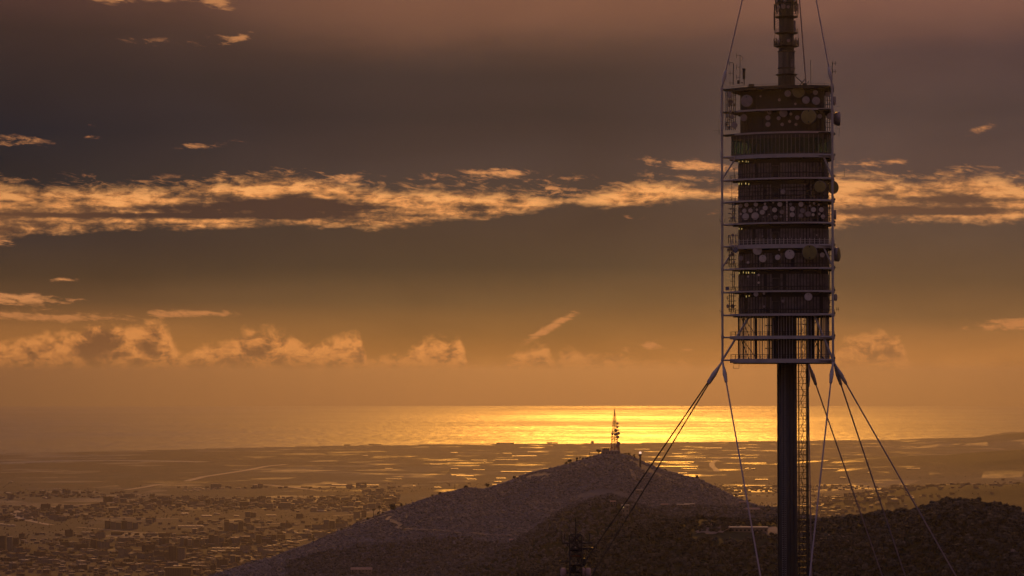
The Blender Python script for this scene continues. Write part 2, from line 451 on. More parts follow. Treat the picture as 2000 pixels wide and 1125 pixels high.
def hit(px, py, d0=700, d1=26000):
    """where the line of sight (px, py) meets the ground"""
    d = np.geomspace(d0, d1, 1800)
    P0 = pix(px, py, 1000.0)
    x = P0.x / 1000 * d; z = CAM_Z + (P0.z - CAM_Z) / 1000 * d
    g = ground_np(x, d)
    k = np.argmax(z < g)
    if not (z < g).any(): return None
    if k == 0: return Vector((x[0], d[0], g[0]))
    a, b = (z - g)[k - 1], (z - g)[k]; t = a / (a - b)
    dd = d[k - 1] + (d[k] - d[k - 1]) * t; xx = P0.x / 1000 * dd
    return Vector((xx, dd, ground(xx, dd)))


def grid_mesh(name, xs, ys, zs, m):
    """xs, ys, zs as (rows, cols) arrays"""
    rws, cls = xs.shape
    co = np.stack([xs, ys, zs], -1).reshape(-1, 3).astype(np.float32)
    idx = np.arange(rws * cls).reshape(rws, cls)
    q = np.stack([idx[:-1, :-1], idx[:-1, 1:], idx[1:, 1:], idx[1:, :-1]], -1).reshape(-1, 4).astype(np.int32)
    me = bpy.data.meshes.new(name); me.vertices.add(len(co)); me.vertices.foreach_set('co', co.ravel())
    me.loops.add(q.size); me.loops.foreach_set('vertex_index', q.ravel())
    me.polygons.add(len(q)); me.polygons.foreach_set('loop_start', np.arange(0, q.size, 4, dtype=np.int32))
    me.polygons.foreach_set('loop_total', np.full(len(q), 4, np.int32)); me.polygons.foreach_set('use_smooth', np.ones(len(q), bool))
    me.update(calc_edges=True); me.validate(); me.materials.append(m)
    return me


# ------------------------------------------------------------------ ground, sea
def ground_mat(nt, b):
    g = nt.nodes.new('ShaderNodeNewGeometry'); sp = nt.nodes.new('ShaderNodeSeparateXYZ'); nt.links.new(g.outputs['Position'], sp.inputs[0])
    x, y, z = X(sp.outputs[0]), X(sp.outputs[1]), X(sp.outputs[2])
    pos = X(g.outputs['Position'])
    # plain: patchwork of fields and suburbs
    vo = nt.nodes.new('ShaderNodeTexVoronoi'); vo.inputs['Scale'].default_value = 1.0
    nt.links.new(combine(x / 230.0, y / 260.0, 0.0).s, vo.inputs['Vector'])
    sv = nt.nodes.new('ShaderNodeSeparateColor'); nt.links.new(vo.outputs['Color'], sv.inputs[0])
    patch = X(sv.outputs[0])
    fields = ramp(patch, [(0, (.035, .035, .037, 1)), (.3, (.05, .05, .053, 1)), (.55, (.075, .072, .075, 1)), (.8, (.12, .112, .11, 1)), (1, (.17, .155, .15, 1))], 'CONSTANT')
    big = noise(combine(x / 2200.0, y / 2600.0, 0.0), 1.0, 5, .6)
    mid = noise(combine(x / 160.0, y / 260.0, 0.0), 1.0, 6, .7)
    fields = mixc(clamp01(mid * 2.4 - .7) * 0.75, fields, (.05, .05, .05, 1))
    fields = mixc(sstep(y, 9500, 7500) * .8, fields, (.022, .02, .021, 1))
    town = ramp(noise(combine(x / 30.0, y / 55.0, 2.0), 1.0, 3, .7), [(0.3, (.03, .026, .024, 1)), (.5, (.05, .04, .036, 1)), (.62, (.09, .07, .055, 1)), (.7, (.14, .11, .085, 1))])
    plain = mixc(sstep(big, .42, .58), fields, town)
    # hills: dark garrigue, bare soil; far hill's dry grass paled, haze put into its colour
    n1 = noise(pos, 0.012, 6, .6); n2 = noise(pos, 0.09, 5, .65)
    veg = ramp(clamp01(n1 * .6 + n2 * .5 - .05), [(.3, (.014, .016, .011, 1)), (.52, (.024, .026, .017, 1)), (.68, (.045, .04, .028, 1)), (.82, (.09, .072, .05, 1))])
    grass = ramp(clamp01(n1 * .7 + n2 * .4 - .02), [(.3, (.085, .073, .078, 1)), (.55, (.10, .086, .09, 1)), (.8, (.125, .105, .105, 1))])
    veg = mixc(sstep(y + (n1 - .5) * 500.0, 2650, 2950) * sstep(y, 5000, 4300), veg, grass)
    h = (z + (x * x + y * y) / (2 * REARTH))
    f = sstep(h + (n1 - .5) * 30.0, 90, 40) * sstep(y, 4600, 5600)
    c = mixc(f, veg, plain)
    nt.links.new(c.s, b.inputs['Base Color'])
    gl = f * sstep(patch + (mid - .5) * 1.2, .78, 1.05)
    nt.links.new((.95 - gl * .42).s, b.inputs['Roughness']); nt.links.new((.05 + gl * .02).s, b.inputs['Specular IOR Level'])
    bp = nt.nodes.new('ShaderNodeBump'); bp.inputs['Strength'].default_value = .5; bp.inputs['Distance'].default_value = 3
    nt.links.new(n2.s, bp.inputs['Height']); nt.links.new(bp.outputs[0], b.inputs['Normal'])


GM = mat('hill_and_plain', (0, 0, 0), build=ground_mat)


def az_list():
    fine = np.arange(-1150, 3151, 4.0)                     # bearing steps, in px of the long lens
    a = np.arctan((fine - 1000) / FPX)
    lo = np.linspace(-math.pi, a[0], 140, endpoint=False); hi = np.linspace(a[-1], math.pi, 140)[1:]
    return np.concatenate([lo, a, hi])


AZ = az_list()
D1 = np.concatenate([np.geomspace(5, 1300, 60), np.arange(1312, 4400, 11), np.geomspace(4420, 26500, 190)])
dd, aa = np.meshgrid(D1, AZ, indexing='ij')
gx, gy = dd * np.sin(aa), dd * np.cos(aa)
tag(link('ground', grid_mesh('ground', gx[:, ::-1], gy[:, ::-1], ground_np(gx, gy)[:, ::-1], GM)), kind='structure')


def sea_mat(nt, b):
    g = nt.nodes.new('ShaderNodeNewGeometry'); sp = nt.nodes.new('ShaderNodeSeparateXYZ'); nt.links.new(g.outputs['Position'], sp.inputs[0])
    x, y = X(sp.outputs[0]), X(sp.outputs[1])
    w1 = noise(combine(x / 5200.0, y / 7000.0, 0.0), 1.0, 7, .62, .6)
    w2 = noise(combine(x / 500.0, y / 1400.0, 4.0), 1.0, 6, .7)
    w3 = noise(combine(x / 14000.0, y / 9000.0, 7.0), 1.0, 4, .5)
    w4 = noise(combine(x / 4200.0 + y / 9000.0, y / 900.0, 9.0), 1.0, 5, .62)
    st = w1 * .4 + w2 * .25 + w3 * .2 + w4 * .35
    b.inputs['Base Color'].default_value = (.012, .02, .025, 1)
    b.inputs['IOR'].default_value = 1.333
    rr = ramp(st, [(.46, (.41, .41, .41, 1)), (.57, (.49, .48, .48, 1)), (.66, (.60, .60, .60, 1))])
    nt.links.new(rr.s, b.inputs['Roughness'])
    # wave slopes too small to model: broken glitter
    na = noise(combine(x / 70.0, y / 500.0, 1.0), 1.0, 3, .7); nb = noise(combine(x / 80.0, y / 500.0, 5.0), 1.0, 3, .7)
    vn = nt.nodes.new('ShaderNodeVectorMath'); vn.operation = 'NORMALIZE'
    nt.links.new(combine((na - .5) * .55, (nb - .5) * .14 + (w4 - .5) * .12, 1.0).s, vn.inputs[0]); nt.links.new(vn.outputs[0], b.inputs['Normal'])


SEA_MAT = mat('sea_water', (0, 0, 0), build=sea_mat)
DS = np.concatenate([np.array([2000.0, 12000.0]), np.arange(14000, 95001, 450)])
AS = np.concatenate([np.linspace(-math.pi, R(-25), 100, endpoint=False), np.linspace(R(-25), R(25), 260, endpoint=False), np.linspace(R(25), math.pi, 100)])
dd, aa = np.meshgrid(DS, AS, indexing='ij')
gx, gy = dd * np.sin(aa), dd * np.cos(aa)
tag(link('sea', grid_mesh('sea', gx[:, ::-1], gy[:, ::-1], (0 - earth(gx, gy))[:, ::-1], SEA_MAT)), kind='structure')


# ------------------------------------------------------------------ haze
def haze_mat():
    m = bpy.data.materials.new('haze_air'); m.use_nodes = True; nt = m.node_tree; nt.nodes.clear()
    o = nt.nodes.new('ShaderNodeOutputMaterial'); v = nt.nodes.new('ShaderNodeVolumePrincipled')
    v.inputs['Color'].default_value = HAZE_COLOR + (1,); v.inputs['Density'].default_value = HAZE_DENSITY
    v.inputs['Anisotropy'].default_value = HAZE_G
    nt.links.new(v.outputs[0], o.inputs['Volume'])
    m.cycles.homogeneous_volume = True
    return m


HB = MB().box((0, 0, (662 - 625) / 2), (196000, 196000, 662 + 625))
tag(HB.build('haze', haze_mat()), kind='stuff')


# ------------------------------------------------------------------ materials of built things
WHITE = mat('weathered_white_paint', (.36, .31, .30), .55, .1, .1, .5)
DARK = mat('dark_steel', (.014, .012, .014), .6, .1, .2, .6)
GALV = mat('galvanised_steel', (.22, .21, .22), .5, .6, .15, 1.5)
CONC = mat('shaft_concrete', (.045, .04, .042), .8, 0, .15, .35)
CABLE = mat('sheathed_cable', (.26, .20, .22), .5, .2, .1, .5)
CLAD = mat('ribbed_cladding', (.105, .082, .082), .75, .0, .35, .9)
CLADD = mat('cladding_joint', (.008, .008, .01), .7, .1, .1, 1)
DISH = mat('dish_cover_fabric', (.46, .38, .34), .7, 0, .09, 1.2)
DISHD = mat('dish_cover_dull', (.24, .19, .185), .8, 0, .12, 1.2)  # darker tone of dish cover, also on shallow dish bodies
DISHO = mat('dish_cover_olive', (.19, .15, .045), .8, 0, .12, .9)
DISHB = mat('dish_cover_blue', (.05, .07, .14), .7, 0, .1, .9)
DRUM = mat('dish_shroud', (.17, .14, .17), .5, .2, .12, .9)
RED = mat('red_mast_paint', (.42, .09, .05), .6, .1, .15, .6)
PALE = mat('pale_equipment', (.5, .46, .42), .6, 0, .12, 1)
BARK = mat('tree_bark', (.06, .045, .035), .9, 0, .2, .8)
PLASTER = mat('aged_plaster', (.2, .15, .14), .9, 0, .15, .3)
SLAB = mat('deck_floor_steel', (.2, .17, .17), .6, .3, .14, .35)


def glass_build(nt, b):
    b.inputs['Base Color'].default_value = (.42, .6, .42, 1)
    b.inputs['Transmission Weight'].default_value = .95; b.inputs['Roughness'].default_value = .03; b.inputs['IOR'].default_value = 1.12


GLASS = mat('green_tinted_glass', (0, 0, 0), build=glass_build)


def leaf_build(c):
    def f(nt, b):
        oi = nt.nodes.new('ShaderNodeObjectInfo'); tc = nt.nodes.new('ShaderNodeTexCoord')
        n = noise(X(tc.outputs['Object']), 1.3, 3, .6)
        k = mixc(X(oi.outputs['Random']), tuple(q * .65 for q in c) + (1,), tuple(q * 1.5 for q in c) + (1,))
        k = mixc(clamp01(n * 2 - .5) * .6, k, tuple(q * 1.5 for q in c) + (1,))
        nt.links.new(k.s, b.inputs['Base Color']); b.inputs['Roughness'].default_value = .8; b.inputs['Specular IOR Level'].default_value = .1
    return f


LEAF = mat('foliage', (0, 0, 0), build=leaf_build((.024, .022, .021)))
LEAFP = mat('dry_foliage', (0, 0, 0), build=leaf_build((.06, .052, .046)))

# ------------------------------------------------------------------ the telecommunications tower
MIDY = 665.0
CY = MIDY + 7.85; CX = pix(1537.5, 600, CY).x           # shaft axis
BASEZ = ground(CX, CY) - 2
tower = empty('telecommunications_tower', (CX, CY, BASEZ), 'tall dark telecommunications tower, its decks covered in dish antennas between guy cables', 'telecom tower')
A = Vector((-16.4, -3.85)); B = Vector((9.95, -11.85)); Cc = Vector((6.8, 15.65))   # leg corners relative to the axis
NRM = []
for p, q in ((A, B), (B, Cc), (Cc, A)):
    e = (q - p).normalized(); NRM.append(math.atan2(-e.x, e.y))  # outward normal (e.y, -e.x)
ARC = 33.0


def rad(theta, inset=0.0, rmax=15.3):
    r = 1e9
    for n in NRM:
        f = theta - n
        s = 21.6 * math.sin(f); q = (ARC - inset) ** 2 - s * s
        if math.cos(f) > -0.2: r = min(r, -21.6 * math.cos(f) + math.sqrt(q))
    k = 10.0
    return (r ** -k + rmax ** -k) ** (-1 / k)


def outline(inset=0.0, rmax=15.3, n=96):
    return [(rad(2 * math.pi * i / n, inset, rmax) * math.cos(2 * math.pi * i / n), rad(2 * math.pi * i / n, inset, rmax) * math.sin(2 * math.pi * i / n)) for i in range(n)]


def surf(theta, inset=0.0, rmax=15.3):
    """point and outward normal on an outline"""
    r = rad(theta, inset, rmax); e = 1e-3; r2 = rad(theta + e, inset, rmax)
    p = Vector((r * math.cos(theta), r * math.sin(theta))); q = Vector((r2 * math.cos(theta + e), r2 * math.sin(theta + e)))
    t = (q - p).normalized()
    return p, Vector((t.y, -t.x))


def theta_at(px, inset=0.0, rmax=15.3):
    """bearing round the axis of the front surface seen at px"""
    best = None
    for i in range(1400):
        th = math.pi + math.pi * i / 1399
        r = rad(th, inset, rmax); x = CX + r * math.cos(th); y = CY + r * math.sin(th)
        q = abs(1000 + FPX * x / y - px)
        if best is None or q < best[0]: best = (q, th)
    return best[1]


def zat(py, y=None):
    """height above the tower base of something at frame height py on the front of the pod"""
    return pix(1537, py, CY - 10.6 if y is None else y).z - BASEZ


DECKY = [701, 656, 612.5, 567.5, 522.5, 477, 434, 390, 347, 301, 257.5, 212.5, 167.5]     # deck 0 (lowest) .. 12 (roof)
DZ = [zat(y) for y in DECKY]
OUT, BODY = outline(), outline(1.5, 12.6)
OUTIN = outline(.35, 15.0)
BIN = outline(1.75, 12.35)
THICK = {0: .95, 1: .75, 2: .5, 5: .95, 9: .85, 12: .7}


def B2(name, fn, m, parent=None, smooth=False):
    b = MB(); fn(b); return b.build(name, m, parent or tower, smooth=smooth)


# shaft: concrete tube with the cable trays and joints down its face
sh = MB(); sh.lathe([(2.33, 0), (2.33, DZ[2])], 40)
shaft = sh.build('shaft', CONC, tower)
for p in shaft.data.polygons: p.use_smooth = len(p.vertices) == 4
for zz in np.arange(3, DZ[0] - 1, 6.4):
    j = MB(); j.lathe([(2.345, zz), (2.4, zz + .02), (2.4, zz + .16), (2.345, zz + .18)], 40); j.build('shaft_joint', CONC, tower)
tray = MB()
for x in (-1.62, -1.02):
    y = -math.sqrt(2.33 ** 2 - x * x)
    tray.box((x, y - .05, DZ[0] / 2), (.06, .22, DZ[0] - 2))
    tray.box((x + .38, y - .15 - .0, DZ[0] / 2), (.06, .22, DZ[0] - 2))
tray.build('cable_tray_rail', GALV, tower)
br = MB()
for k, zz in enumerate(np.arange(2, DZ[0] - .6, .54)):
    for x in (-1.62, -1.02):
        y = -math.sqrt(2.33 ** 2 - (x + .19) ** 2)
        br.box((x + .19, y - .12, zz), (.34, .12, .2))
tag(br.build('cable_tray_rung', GALV, tower), kind='stuff')
for x in (.35, 1.3):
    B2('riser_pipe', lambda b: b.tube((x, -math.sqrt(2.33 ** 2 - x * x) - .12, 1), (x, -math.sqrt(2.33 ** 2 - x * x) - .12, DZ[0] - .5), .11, n=8), DARK)
# dark service duct on the left edge
B2('service_duct', lambda b: b.box((-2.42, -.3, DZ[0] / 2 - .2), (.35, .7, DZ[0] - 1.5)), DARK)

# lattice lift track on the right of the shaft
LX0, LX1, LY = 2.75, 4.85, -.9
track = MB()
track.build('lift_track', DARK, tower) if False else None
for x, y, r in ((LX0, LY, .09), (LX0 + .05, LY + 1.7, .09), (LX1 - .1, LY + 1.7, .12)):
    B2('lift_track_rail', lambda b: b.tube((x, y, .5), (x, y, DZ[2]), r, n=6), DARK)
B2('lift_track_rail', lambda b: b.box((LX1 + .05, LY, DZ[2] / 2), (.36, .42, DZ[2] - 1)), DARK)
zz = 2.0; k = 0
rung = MB().box(((LX0 + LX1) / 2, LY, 0), (LX1 - LX0, .1, .11)); rung.box(((LX0 + LX1) / 2, LY + 1.7, 0), (LX1 - LX0 - .2, .09, .09))
rung.box((LX0, LY + .85, 0), (.08, 1.7, .08)); rung.box((2.45, LY + .1, 0), (.7, .09, .09))
rme = rung.mesh('lift_track_rung', DARK)
hoop = MB()
for a, b_ in (((3.85, LY - .1, 0), (4.55, LY - .1, 0)), ((4.55, LY - .1, 0), (4.45, LY - .1, -1.0)), ((4.45, LY - .1, -1.0), (3.78, LY - .1, -1.05)), ((3.78, LY - .1, -1.05), (3.85, LY - .1, 0))):
    hoop.tube(a, b_, .05, n=4)
hme = hoop.mesh('ladder_hoop', DARK)
while zz < DZ[2] - 1:
    link('lift_track_rung', rme, tower, (0, 0, zz))
    if k % 2 == 0: link('ladder_hoop', hme, tower, (0, 0, zz + .9))
    zz += 1.47; k += 1
cab = MB(); last = Vector((3.5, LY + .3, 1)); 
for k in range(1, 90):
    nx = Vector((3.55 + .28 * math.sin(k * 2.1) + .15 * math.sin(k * .7), LY + .3, 1 + k * (DZ[2] - 2) / 90)); cab.tube(last, nx, .09, n=5, caps=False); last = nx
cab.build('hanging_cable', DARK, tower)
dg = MB()
for k, zz in enumerate(np.arange(2, DZ[2] - 3, 2.94)):
    a, b_ = (LX0, LX1) if k % 2 else (LX1, LX0)
    dg.tube((a, LY + 1.7, zz), (b_, LY + 1.7, zz + 2.94), .05, n=4)
dg.build('lift_track_bracing', DARK, tower)

# decks
for i, z in enumerate(DZ):
    th = THICK.get(i, .34)
    d = MB(); d.prism(OUTIN, z - th + .05, z - .02)
    deck_o = d.build('deck', SLAB if i not in (10, 11, 12) else DARK, tower)
    e = MB(); e.ring(OUT, outline(.33, 15.02), z - th, z + .06); e.build('edge_beam', WHITE if i not in (12,) else DARK, deck_o)
    # beams under the deck reaching the legs
    for P_ in (A, B, Cc):
        inn = P_ * .80; dirp = P_.normalized(); per = Vector((-dirp.y, dirp.x))
        arm = MB()
        for s_ in (-1, 1):
            q = P_ * .99 + per * .1 * s_; r = P_ * .86 + per * 2.6 * s_
            arm.tube((q.x, q.y, z - .28), (r.x, r.y, z - .28), .2, n=6)
        arm.tube((P_.x, P_.y, z - .3), (inn.x, inn.y, z - .3), .24, n=6)
        arm.build('outrigger', WHITE if i < 10 else DARK, tower)
    # radial beams below
    rb = MB()
    for k in range(24):
        t_ = 2 * math.pi * k / 24; r0, r1 = 3.2, rad(t_) - .5
        rb.box(((r0 + r1) / 2 * math.cos(t_), (r0 + r1) / 2 * math.sin(t_), z - th - .12), (r1 - r0, .16, .26), t_)
    rb.build('floor_beams', DARK, deck_o)

# railings (posts and three rails)
for i in (0, 1, 2, 3, 4, 5, 6, 7, 8):
    z = DZ[i]; rl = MB(); n = 72; pts = [surf(2 * math.pi * k / n, .15, 15.2)[0] for k in range(n)]
    for k in range(n):
        p, q = pts[k], pts[(k + 1) % n]
        for hh in (.55, 1.1): rl.tube((p.x, p.y, z + hh), (q.x, q.y, z + hh), .028 if hh < 1 else .04, n=4, caps=False)
        if k % (1 if i == 5 else 2) == 0: rl.tube((p.x, p.y, z), (p.x, p.y, z + (1.15 if i != 5 else 1.5)), .045 if i != 5 else .07, n=4, caps=False)
    rl.build('railing', PALE if i == 5 else DARK, tower)

# roof clutter and rim
r = MB()
pts = [surf(2 * math.pi * k / 60, .2, 15.1)[0] for k in range(60)]
for k in range(60):
    p, q = pts[k], pts[(k + 1) % 60]
    r.tube((p.x, p.y, DZ[12] + .5), (q.x, q.y, DZ[12] + .5), .03, n=4, caps=False)
    if k % 3 == 0: r.tube((p.x, p.y, DZ[12]), (p.x, p.y, DZ[12] + .55), .04, n=4)
r.build('roof_railing', DARK, tower)
for x, y, sx, sy, sz in ((-9.5, -8.5, 1.3, 1.2, .6), (-1.2, -5, 1.4, 1, .9), (1, -5.5, .9, .9, .6), (6.8, -3, 1.1, 1.1, .8), (-6, 2, 2, 1.5, .9), (4, 6, 2.4, 2, 1.1)):
    B2('roof_cabinet', lambda b: b.box((x, y, DZ[12] + sz / 2), (sx, sy, sz)), DARK)

# enclosed storeys: inner wall, ribbed cladding, doors
zc0, zc1 = DZ[2], DZ[12] - .7
for i in range(2, 12):
    z0, z1 = DZ[i] + .02, DZ[i + 1] - THICK.get(i + 1, .34) - .02
    if i == 9:
        B2('core_wall', lambda b: b.prism(outline(4.0, 9.4), z0, z1), CLADD)
        continue
    w = MB(); w.prism(BODY if i < 10 else outline(2.4, 12.2), z0, z1); wall = w.build('storey_wall', CLADD, tower)
    rnd = random.Random(i)
    n = 92
    cl = MB(); clm = 0
    for k in range(n):
        t_ = 2 * math.pi * (k + .5) / n
        ins, rm = (1.5, 12.6) if i < 10 else (2.4, 12.2)
        p, nn = surf(t_, ins, rm)
        if rnd.random() < (.06 if i < 10 else .5): continue
        fx = 1000 + FPX * (CX + p.x) / (CY + p.y)
        if 1507 < fx < 1524 and p.y < 0 and i < 10: continue
        wd = 2 * math.pi * rad(t_, ins, rm) / n * rnd.choice((.55, .66, .78, .8))
        top = z1 - (1.15 if i < 10 else rnd.uniform(.3, 2.0)); 
        a_ = math.atan2(nn.y, nn.x)
        cl.box((p.x + nn.x * .05, p.y + nn.y * .05, (z0 + .25 + top) / 2), (.1, wd, top - z0 - .25), a_)
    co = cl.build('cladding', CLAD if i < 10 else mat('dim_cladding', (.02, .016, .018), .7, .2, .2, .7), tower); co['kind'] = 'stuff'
    # horizontal girts proud of the panels
    if i in (7, 8, 3, 4, 2):
        hr = MB(); 
        for hh in ((1.0,) if i in (3, 4, 2) else (1.1, 2.2, 3.1)) if i != 8 else (1.35,):
            pp = [surf(2 * math.pi * k / 60, (1.3 if i < 10 else 2.2), 12.85)[0] for k in range(60)]
            for k in range(60):
                hr.tube((pp[k].x, pp[k].y, z0 + hh), (pp[(k + 1) % 60].x, pp[(k + 1) % 60].y, z0 + hh), .07, n=4, caps=False)
        hr.build('girt', DARK, tower)
    if i < 10:
        t_ = theta_at(1515.5, 1.5, 12.6); p, nn = surf(t_, 1.5, 12.6); a_ = math.atan2(nn.y, nn.x)
        fr = MB(); 
        for s_ in (-1, 1): fr.box((p.x + nn.x * .1 - nn.y * .85 * s_, p.y + nn.y * .1 + nn.x * .85 * s_, z0 + 1.5), (.2, .12, 3.0), a_)
        fr.box((p.x + nn.x * .1, p.y + nn.y * .1, z0 + 3.05), (.2, 1.82, .12), a_)
        dr = MB().box((p.x + nn.x * .03, p.y + nn.y * .03, z0 + 1.2), (.06, 1.5, 2.4), a_).build('door', DARK, tower)
        fr.build('frame', CLAD, dr)

# glazed observation storey
z0, z1 = DZ[9], DZ[10] - .9
N = 72
for k in range(N):
    t0, t1 = 2 * math.pi * k / N, 2 * math.pi * (k + 1) / N
    p, q = surf(t0, .5, 14.7)[0], surf(t1, .5, 14.7)[0]
    m_ = (p + q) / 2; e = q - p; a_ = math.atan2(e.y, e.x)
    pane = MB().box((0, 0, 0), (e.length - .14, .03, z1 - z0 - 1.0)).mesh('window_pane', GLASS)
    link('window_pane', pane, tower, (m_.x, m_.y, (z0 + z1) / 2 + .05), (0, 0, a_))
mul = MB().box((0, 0, 0), (.14, .2, z1 - z0 + .4)).mesh('mullion', mat('mullion_metal', (.16, .15, .16), .5, .5, .1, 1))
for k in range(N):
    p, nn = surf(2 * math.pi * k / N, .5, 14.7)
    link('mullion', mul, tower, (p.x, p.y, (z0 + z1) / 2), (0, 0, math.atan2(nn.y, nn.x) + math.pi / 2))
B2('window_head', lambda b: b.ring(outline(.4, 14.8), outline(.7, 14.5), z1 - .55, DZ[10] - .35), DARK)
B2('window_sill', lambda b: b.ring(outline(.4, 14.8), outline(.7, 14.5), z0 + .02, z0 + .45), DARK)
ob = MB()
for t_ in (theta_at(1455), theta_at(1470), theta_at(1440), theta_at(1600), theta_at(1612)):
    p = surf(t_, 2.2, 13.5)[0]; q = surf(t_ + .16, 2.4, 13.0)[0]
    ob.tube((p.x, p.y, z0 + .1), (q.x, q.y, z1 - .2), .16, n=6); ob.tube((q.x, q.y, z0 + .1), (p.x, p.y, z1 - .2), .12, n=6)
ob.build('inner_bracing', DARK, tower)

# legs and diagonal braces
ZB, ZT = DZ[0] - .6, DZ[12] + .4
for P_ in (A, B, Cc):
    leg = B2('leg', lambda b: b.tube((P_.x, P_.y, ZB), (P_.x, P_.y, ZT), .29, n=10), WHITE)
    for i in range(13): MB().tube((P_.x, P_.y, DZ[i] - .55), (P_.x, P_.y, DZ[i] + .15), .4, n=10).build('collar', WHITE, leg)
for P_, Q_, run in ((A, B, 6.9), (B, A, 4.6)):
    e = (Q_ - P_).normalized()
    for z_a, z_b, q_, r_ in ((DZ[0] - .2, DZ[2] - .4, run, .27), (DZ[8], DZ[9] - .6, 3.4 if P_ is A else 2.2, .22), (DZ[4] + .2, DZ[5] - .9, 3.0 if P_ is A else 2.2, .2)):
        q = P_ + e * q_
        B2('brace', lambda b: b.tube((P_.x, P_.y, z_a), (q.x, q.y, z_b), r_, n=8), WHITE)

# open bottom storeys: hanging bars, thin diagonals, stair and lift core
for i in (0, 1):
    z0, z1 = DZ[i], DZ[i + 1] - THICK.get(i + 1, .34); n = 92
    thin = MB().tube((0, 0, z0), (0, 0, z1), .075, n=5).mesh('hanging_bar', WHITE); thick = MB().box((0, 0, (z0 + z1) / 2), (.3, .34, z1 - z0)).mesh('hanging_bar', DARK)
    for k in range(n):
        t_ = 2 * math.pi * (k + .3) / n; p, nn = surf(t_, 1.5, 12.9)
        link('hanging_bar', thick if k % 7 == 0 else thin, tower, (p.x, p.y, 0), (0, 0, 0) if k % 7 else (0, 0, math.atan2(nn.y, nn.x)))
    for a_, b_ in ((1443, 1463), (1450, 1478), (1602, 1575), (1590, 1608)):
        p, q = surf(theta_at(a_, 2.2, 12.2), 2.2, 12.2)[0], surf(theta_at(b_, 2.2, 12.2), 2.2, 12.2)[0]
        MB().tube((p.x, p.y, z1), (q.x, q.y, z0), .1, n=5).build('rod_brace', DARK, tower)
    B2('stair_core', lambda b: b.box((-2.9, .3, (z0 + z1) / 2), (1.7, 2.4, z1 - z0 - .1)), CLADD)
    B2('stair_core', lambda b: b.box((6.1, 1.2, (z0 + z1) / 2), (1.3, 2.6, z1 - z0 - .1)), DARK)
    B2('landing', lambda b: b.box((-4.3, -.2, z0 + (z1 - z0) * .55), (2.2, 1.4, .22)), DARK)
    B2('pipe', lambda b: [b.tube((x, -2.9, z0), (x, -2.9, z1), .07, n=5) for x in (-1.9, -.6, .5, 1.7, 3.0)], CLAD)
B2('landing', lambda b: b.tube((2.2, 0, DZ[0] - 1.2), (5.2, 0, DZ[0] - 1.2), .12, n=5), DARK)
B2('stub_antenna', lambda b: (b.tube((-12.6, -7, DZ[0] - .9), (-12.6, -7, DZ[0] - 2.3), .05, n=4), b.tube((-12.6, -7, DZ[0] - 2.3), (-14, -7, DZ[0] - 2.3), .05, n=4), b.tube((-14, -7, DZ[0] - 2.3), (-14, -7, DZ[0] - 1.6), .05, n=4)), DARK)


# dish antennas: drum, cover and bracket, standing off the wall
def dish_meshes(r, cover, deep):
    k = (round(r, 2), cover.name, deep)
    if k in dish_cache: return dish_cache[k]
    n = 20 if r > .6 else 12
    b = MB().lathe([(r * .30, -r * .55 * deep - .15), (r * .8, -r * .5 * deep), (r, -r * .1 * deep), (r * 1.0, r * .18 * deep), (r * .97, r * .2 * deep)], n, axis=(1, 0, 0))
    body = b.mesh('dish_antenna', DRUM if deep > .9 else DISHD, True)
    c = MB().lathe([(r * .95, r * .19 * deep), (r * .93, r * .25 * deep), (r * .5, r * .29 * deep), (r * .02, r * .30 * deep)], n, axis=(1, 0, 0))
    cov = c.mesh('cover', cover, False)
    a = MB().tube((-.7 - r * .3, 0, 0), (-r * .4 * deep, 0, 0), max(.05, r * .09), n=5); a.tube((-.55, 0, -r * .9 - .3), (-.55, 0, r * .9 + .3), .05, n=5)
    arm = a.mesh('bracket', DARK)
    dish_cache[k] = (body, cov, arm); return dish_cache[k]


dish_cache = {}


def dish(px, py, rp, cover=None, face=None, deep=.6, off=.9, inset=1.5, rm=12.6, spot=False, label=None):
    r = rp / 7.97
    t_ = theta_at(px, inset - off, rm + off); p, nn = surf(t_, inset - off, rm + off)
    y = CY + p.y; z = pix(px, py, y).z - BASEZ
    a_ = math.atan2(nn.y, nn.x)
    front = -math.pi / 2 - (0 if px < 1600 else 0)
    if face is None:
        d_ = (a_ - front + math.pi) % (2 * math.pi) - math.pi; a_ = front + d_ * .45 + random.uniform(-.18, .18)
    else: a_ = face
    body, cov, arm = dish_meshes(r, cover or DISH, deep)
    o = link('dish_antenna', body, tower, (p.x, p.y, z), (0, random.uniform(-.04, .06), a_))
    if label: o['label'] = label
    link('cover', cov, o); link('bracket', arm, o)
    if spot:
        s_ = MB()
        for zz in (.72, -.72) if spot == 2 else (.62,): s_.lathe([(r * .11, r * .29 * deep), (r * .1, r * .33 * deep)], 10, axis=(1, 0, 0), origin=(0, 0, r * zz))
        s_.build('vent_cap', DARK, o)
    return o


W_, D_, O_, L_ = DISH, DISHD, DISHO, DISHB
for px, py, rp, cv in ((1486.7, 188, 2, D_), (1540, 182.7, 6.5, D_), (1594, 180.6, 5, D_), (1523.7, 195, 3, D_),
                       (1575.6, 195.5, 7.5, D_), (1595.5, 197, 8, D_), (1555, 203, 2.5, D_),
                       (1454, 230, 7, D_), (1501, 230, 5, D_), (1501, 243, 5, D_), (1522, 231, 4, D_), (1531.5, 221, 8, D_), (1546, 222.5, 3, D_),
                       (1543.6, 237, 3, D_), (1529, 243, 3.5, D_), (1558.5, 229.7, 4.5, D_), (1606, 217, 4.5, D_), (1602.6, 227, 4.8, D_), (1504, 219, 4.5, D_), (1556, 243, 3, D_)):
    dish(px, py, rp, cv, off=1.4, inset=2.4, rm=12.2)
dish(1459.7, 197, 12, D_, off=1.5, inset=2.4, rm=12.2, spot=1)
dish(1561, 179, 12, O_, off=1.5, inset=2.4, rm=12.2, spot=1)
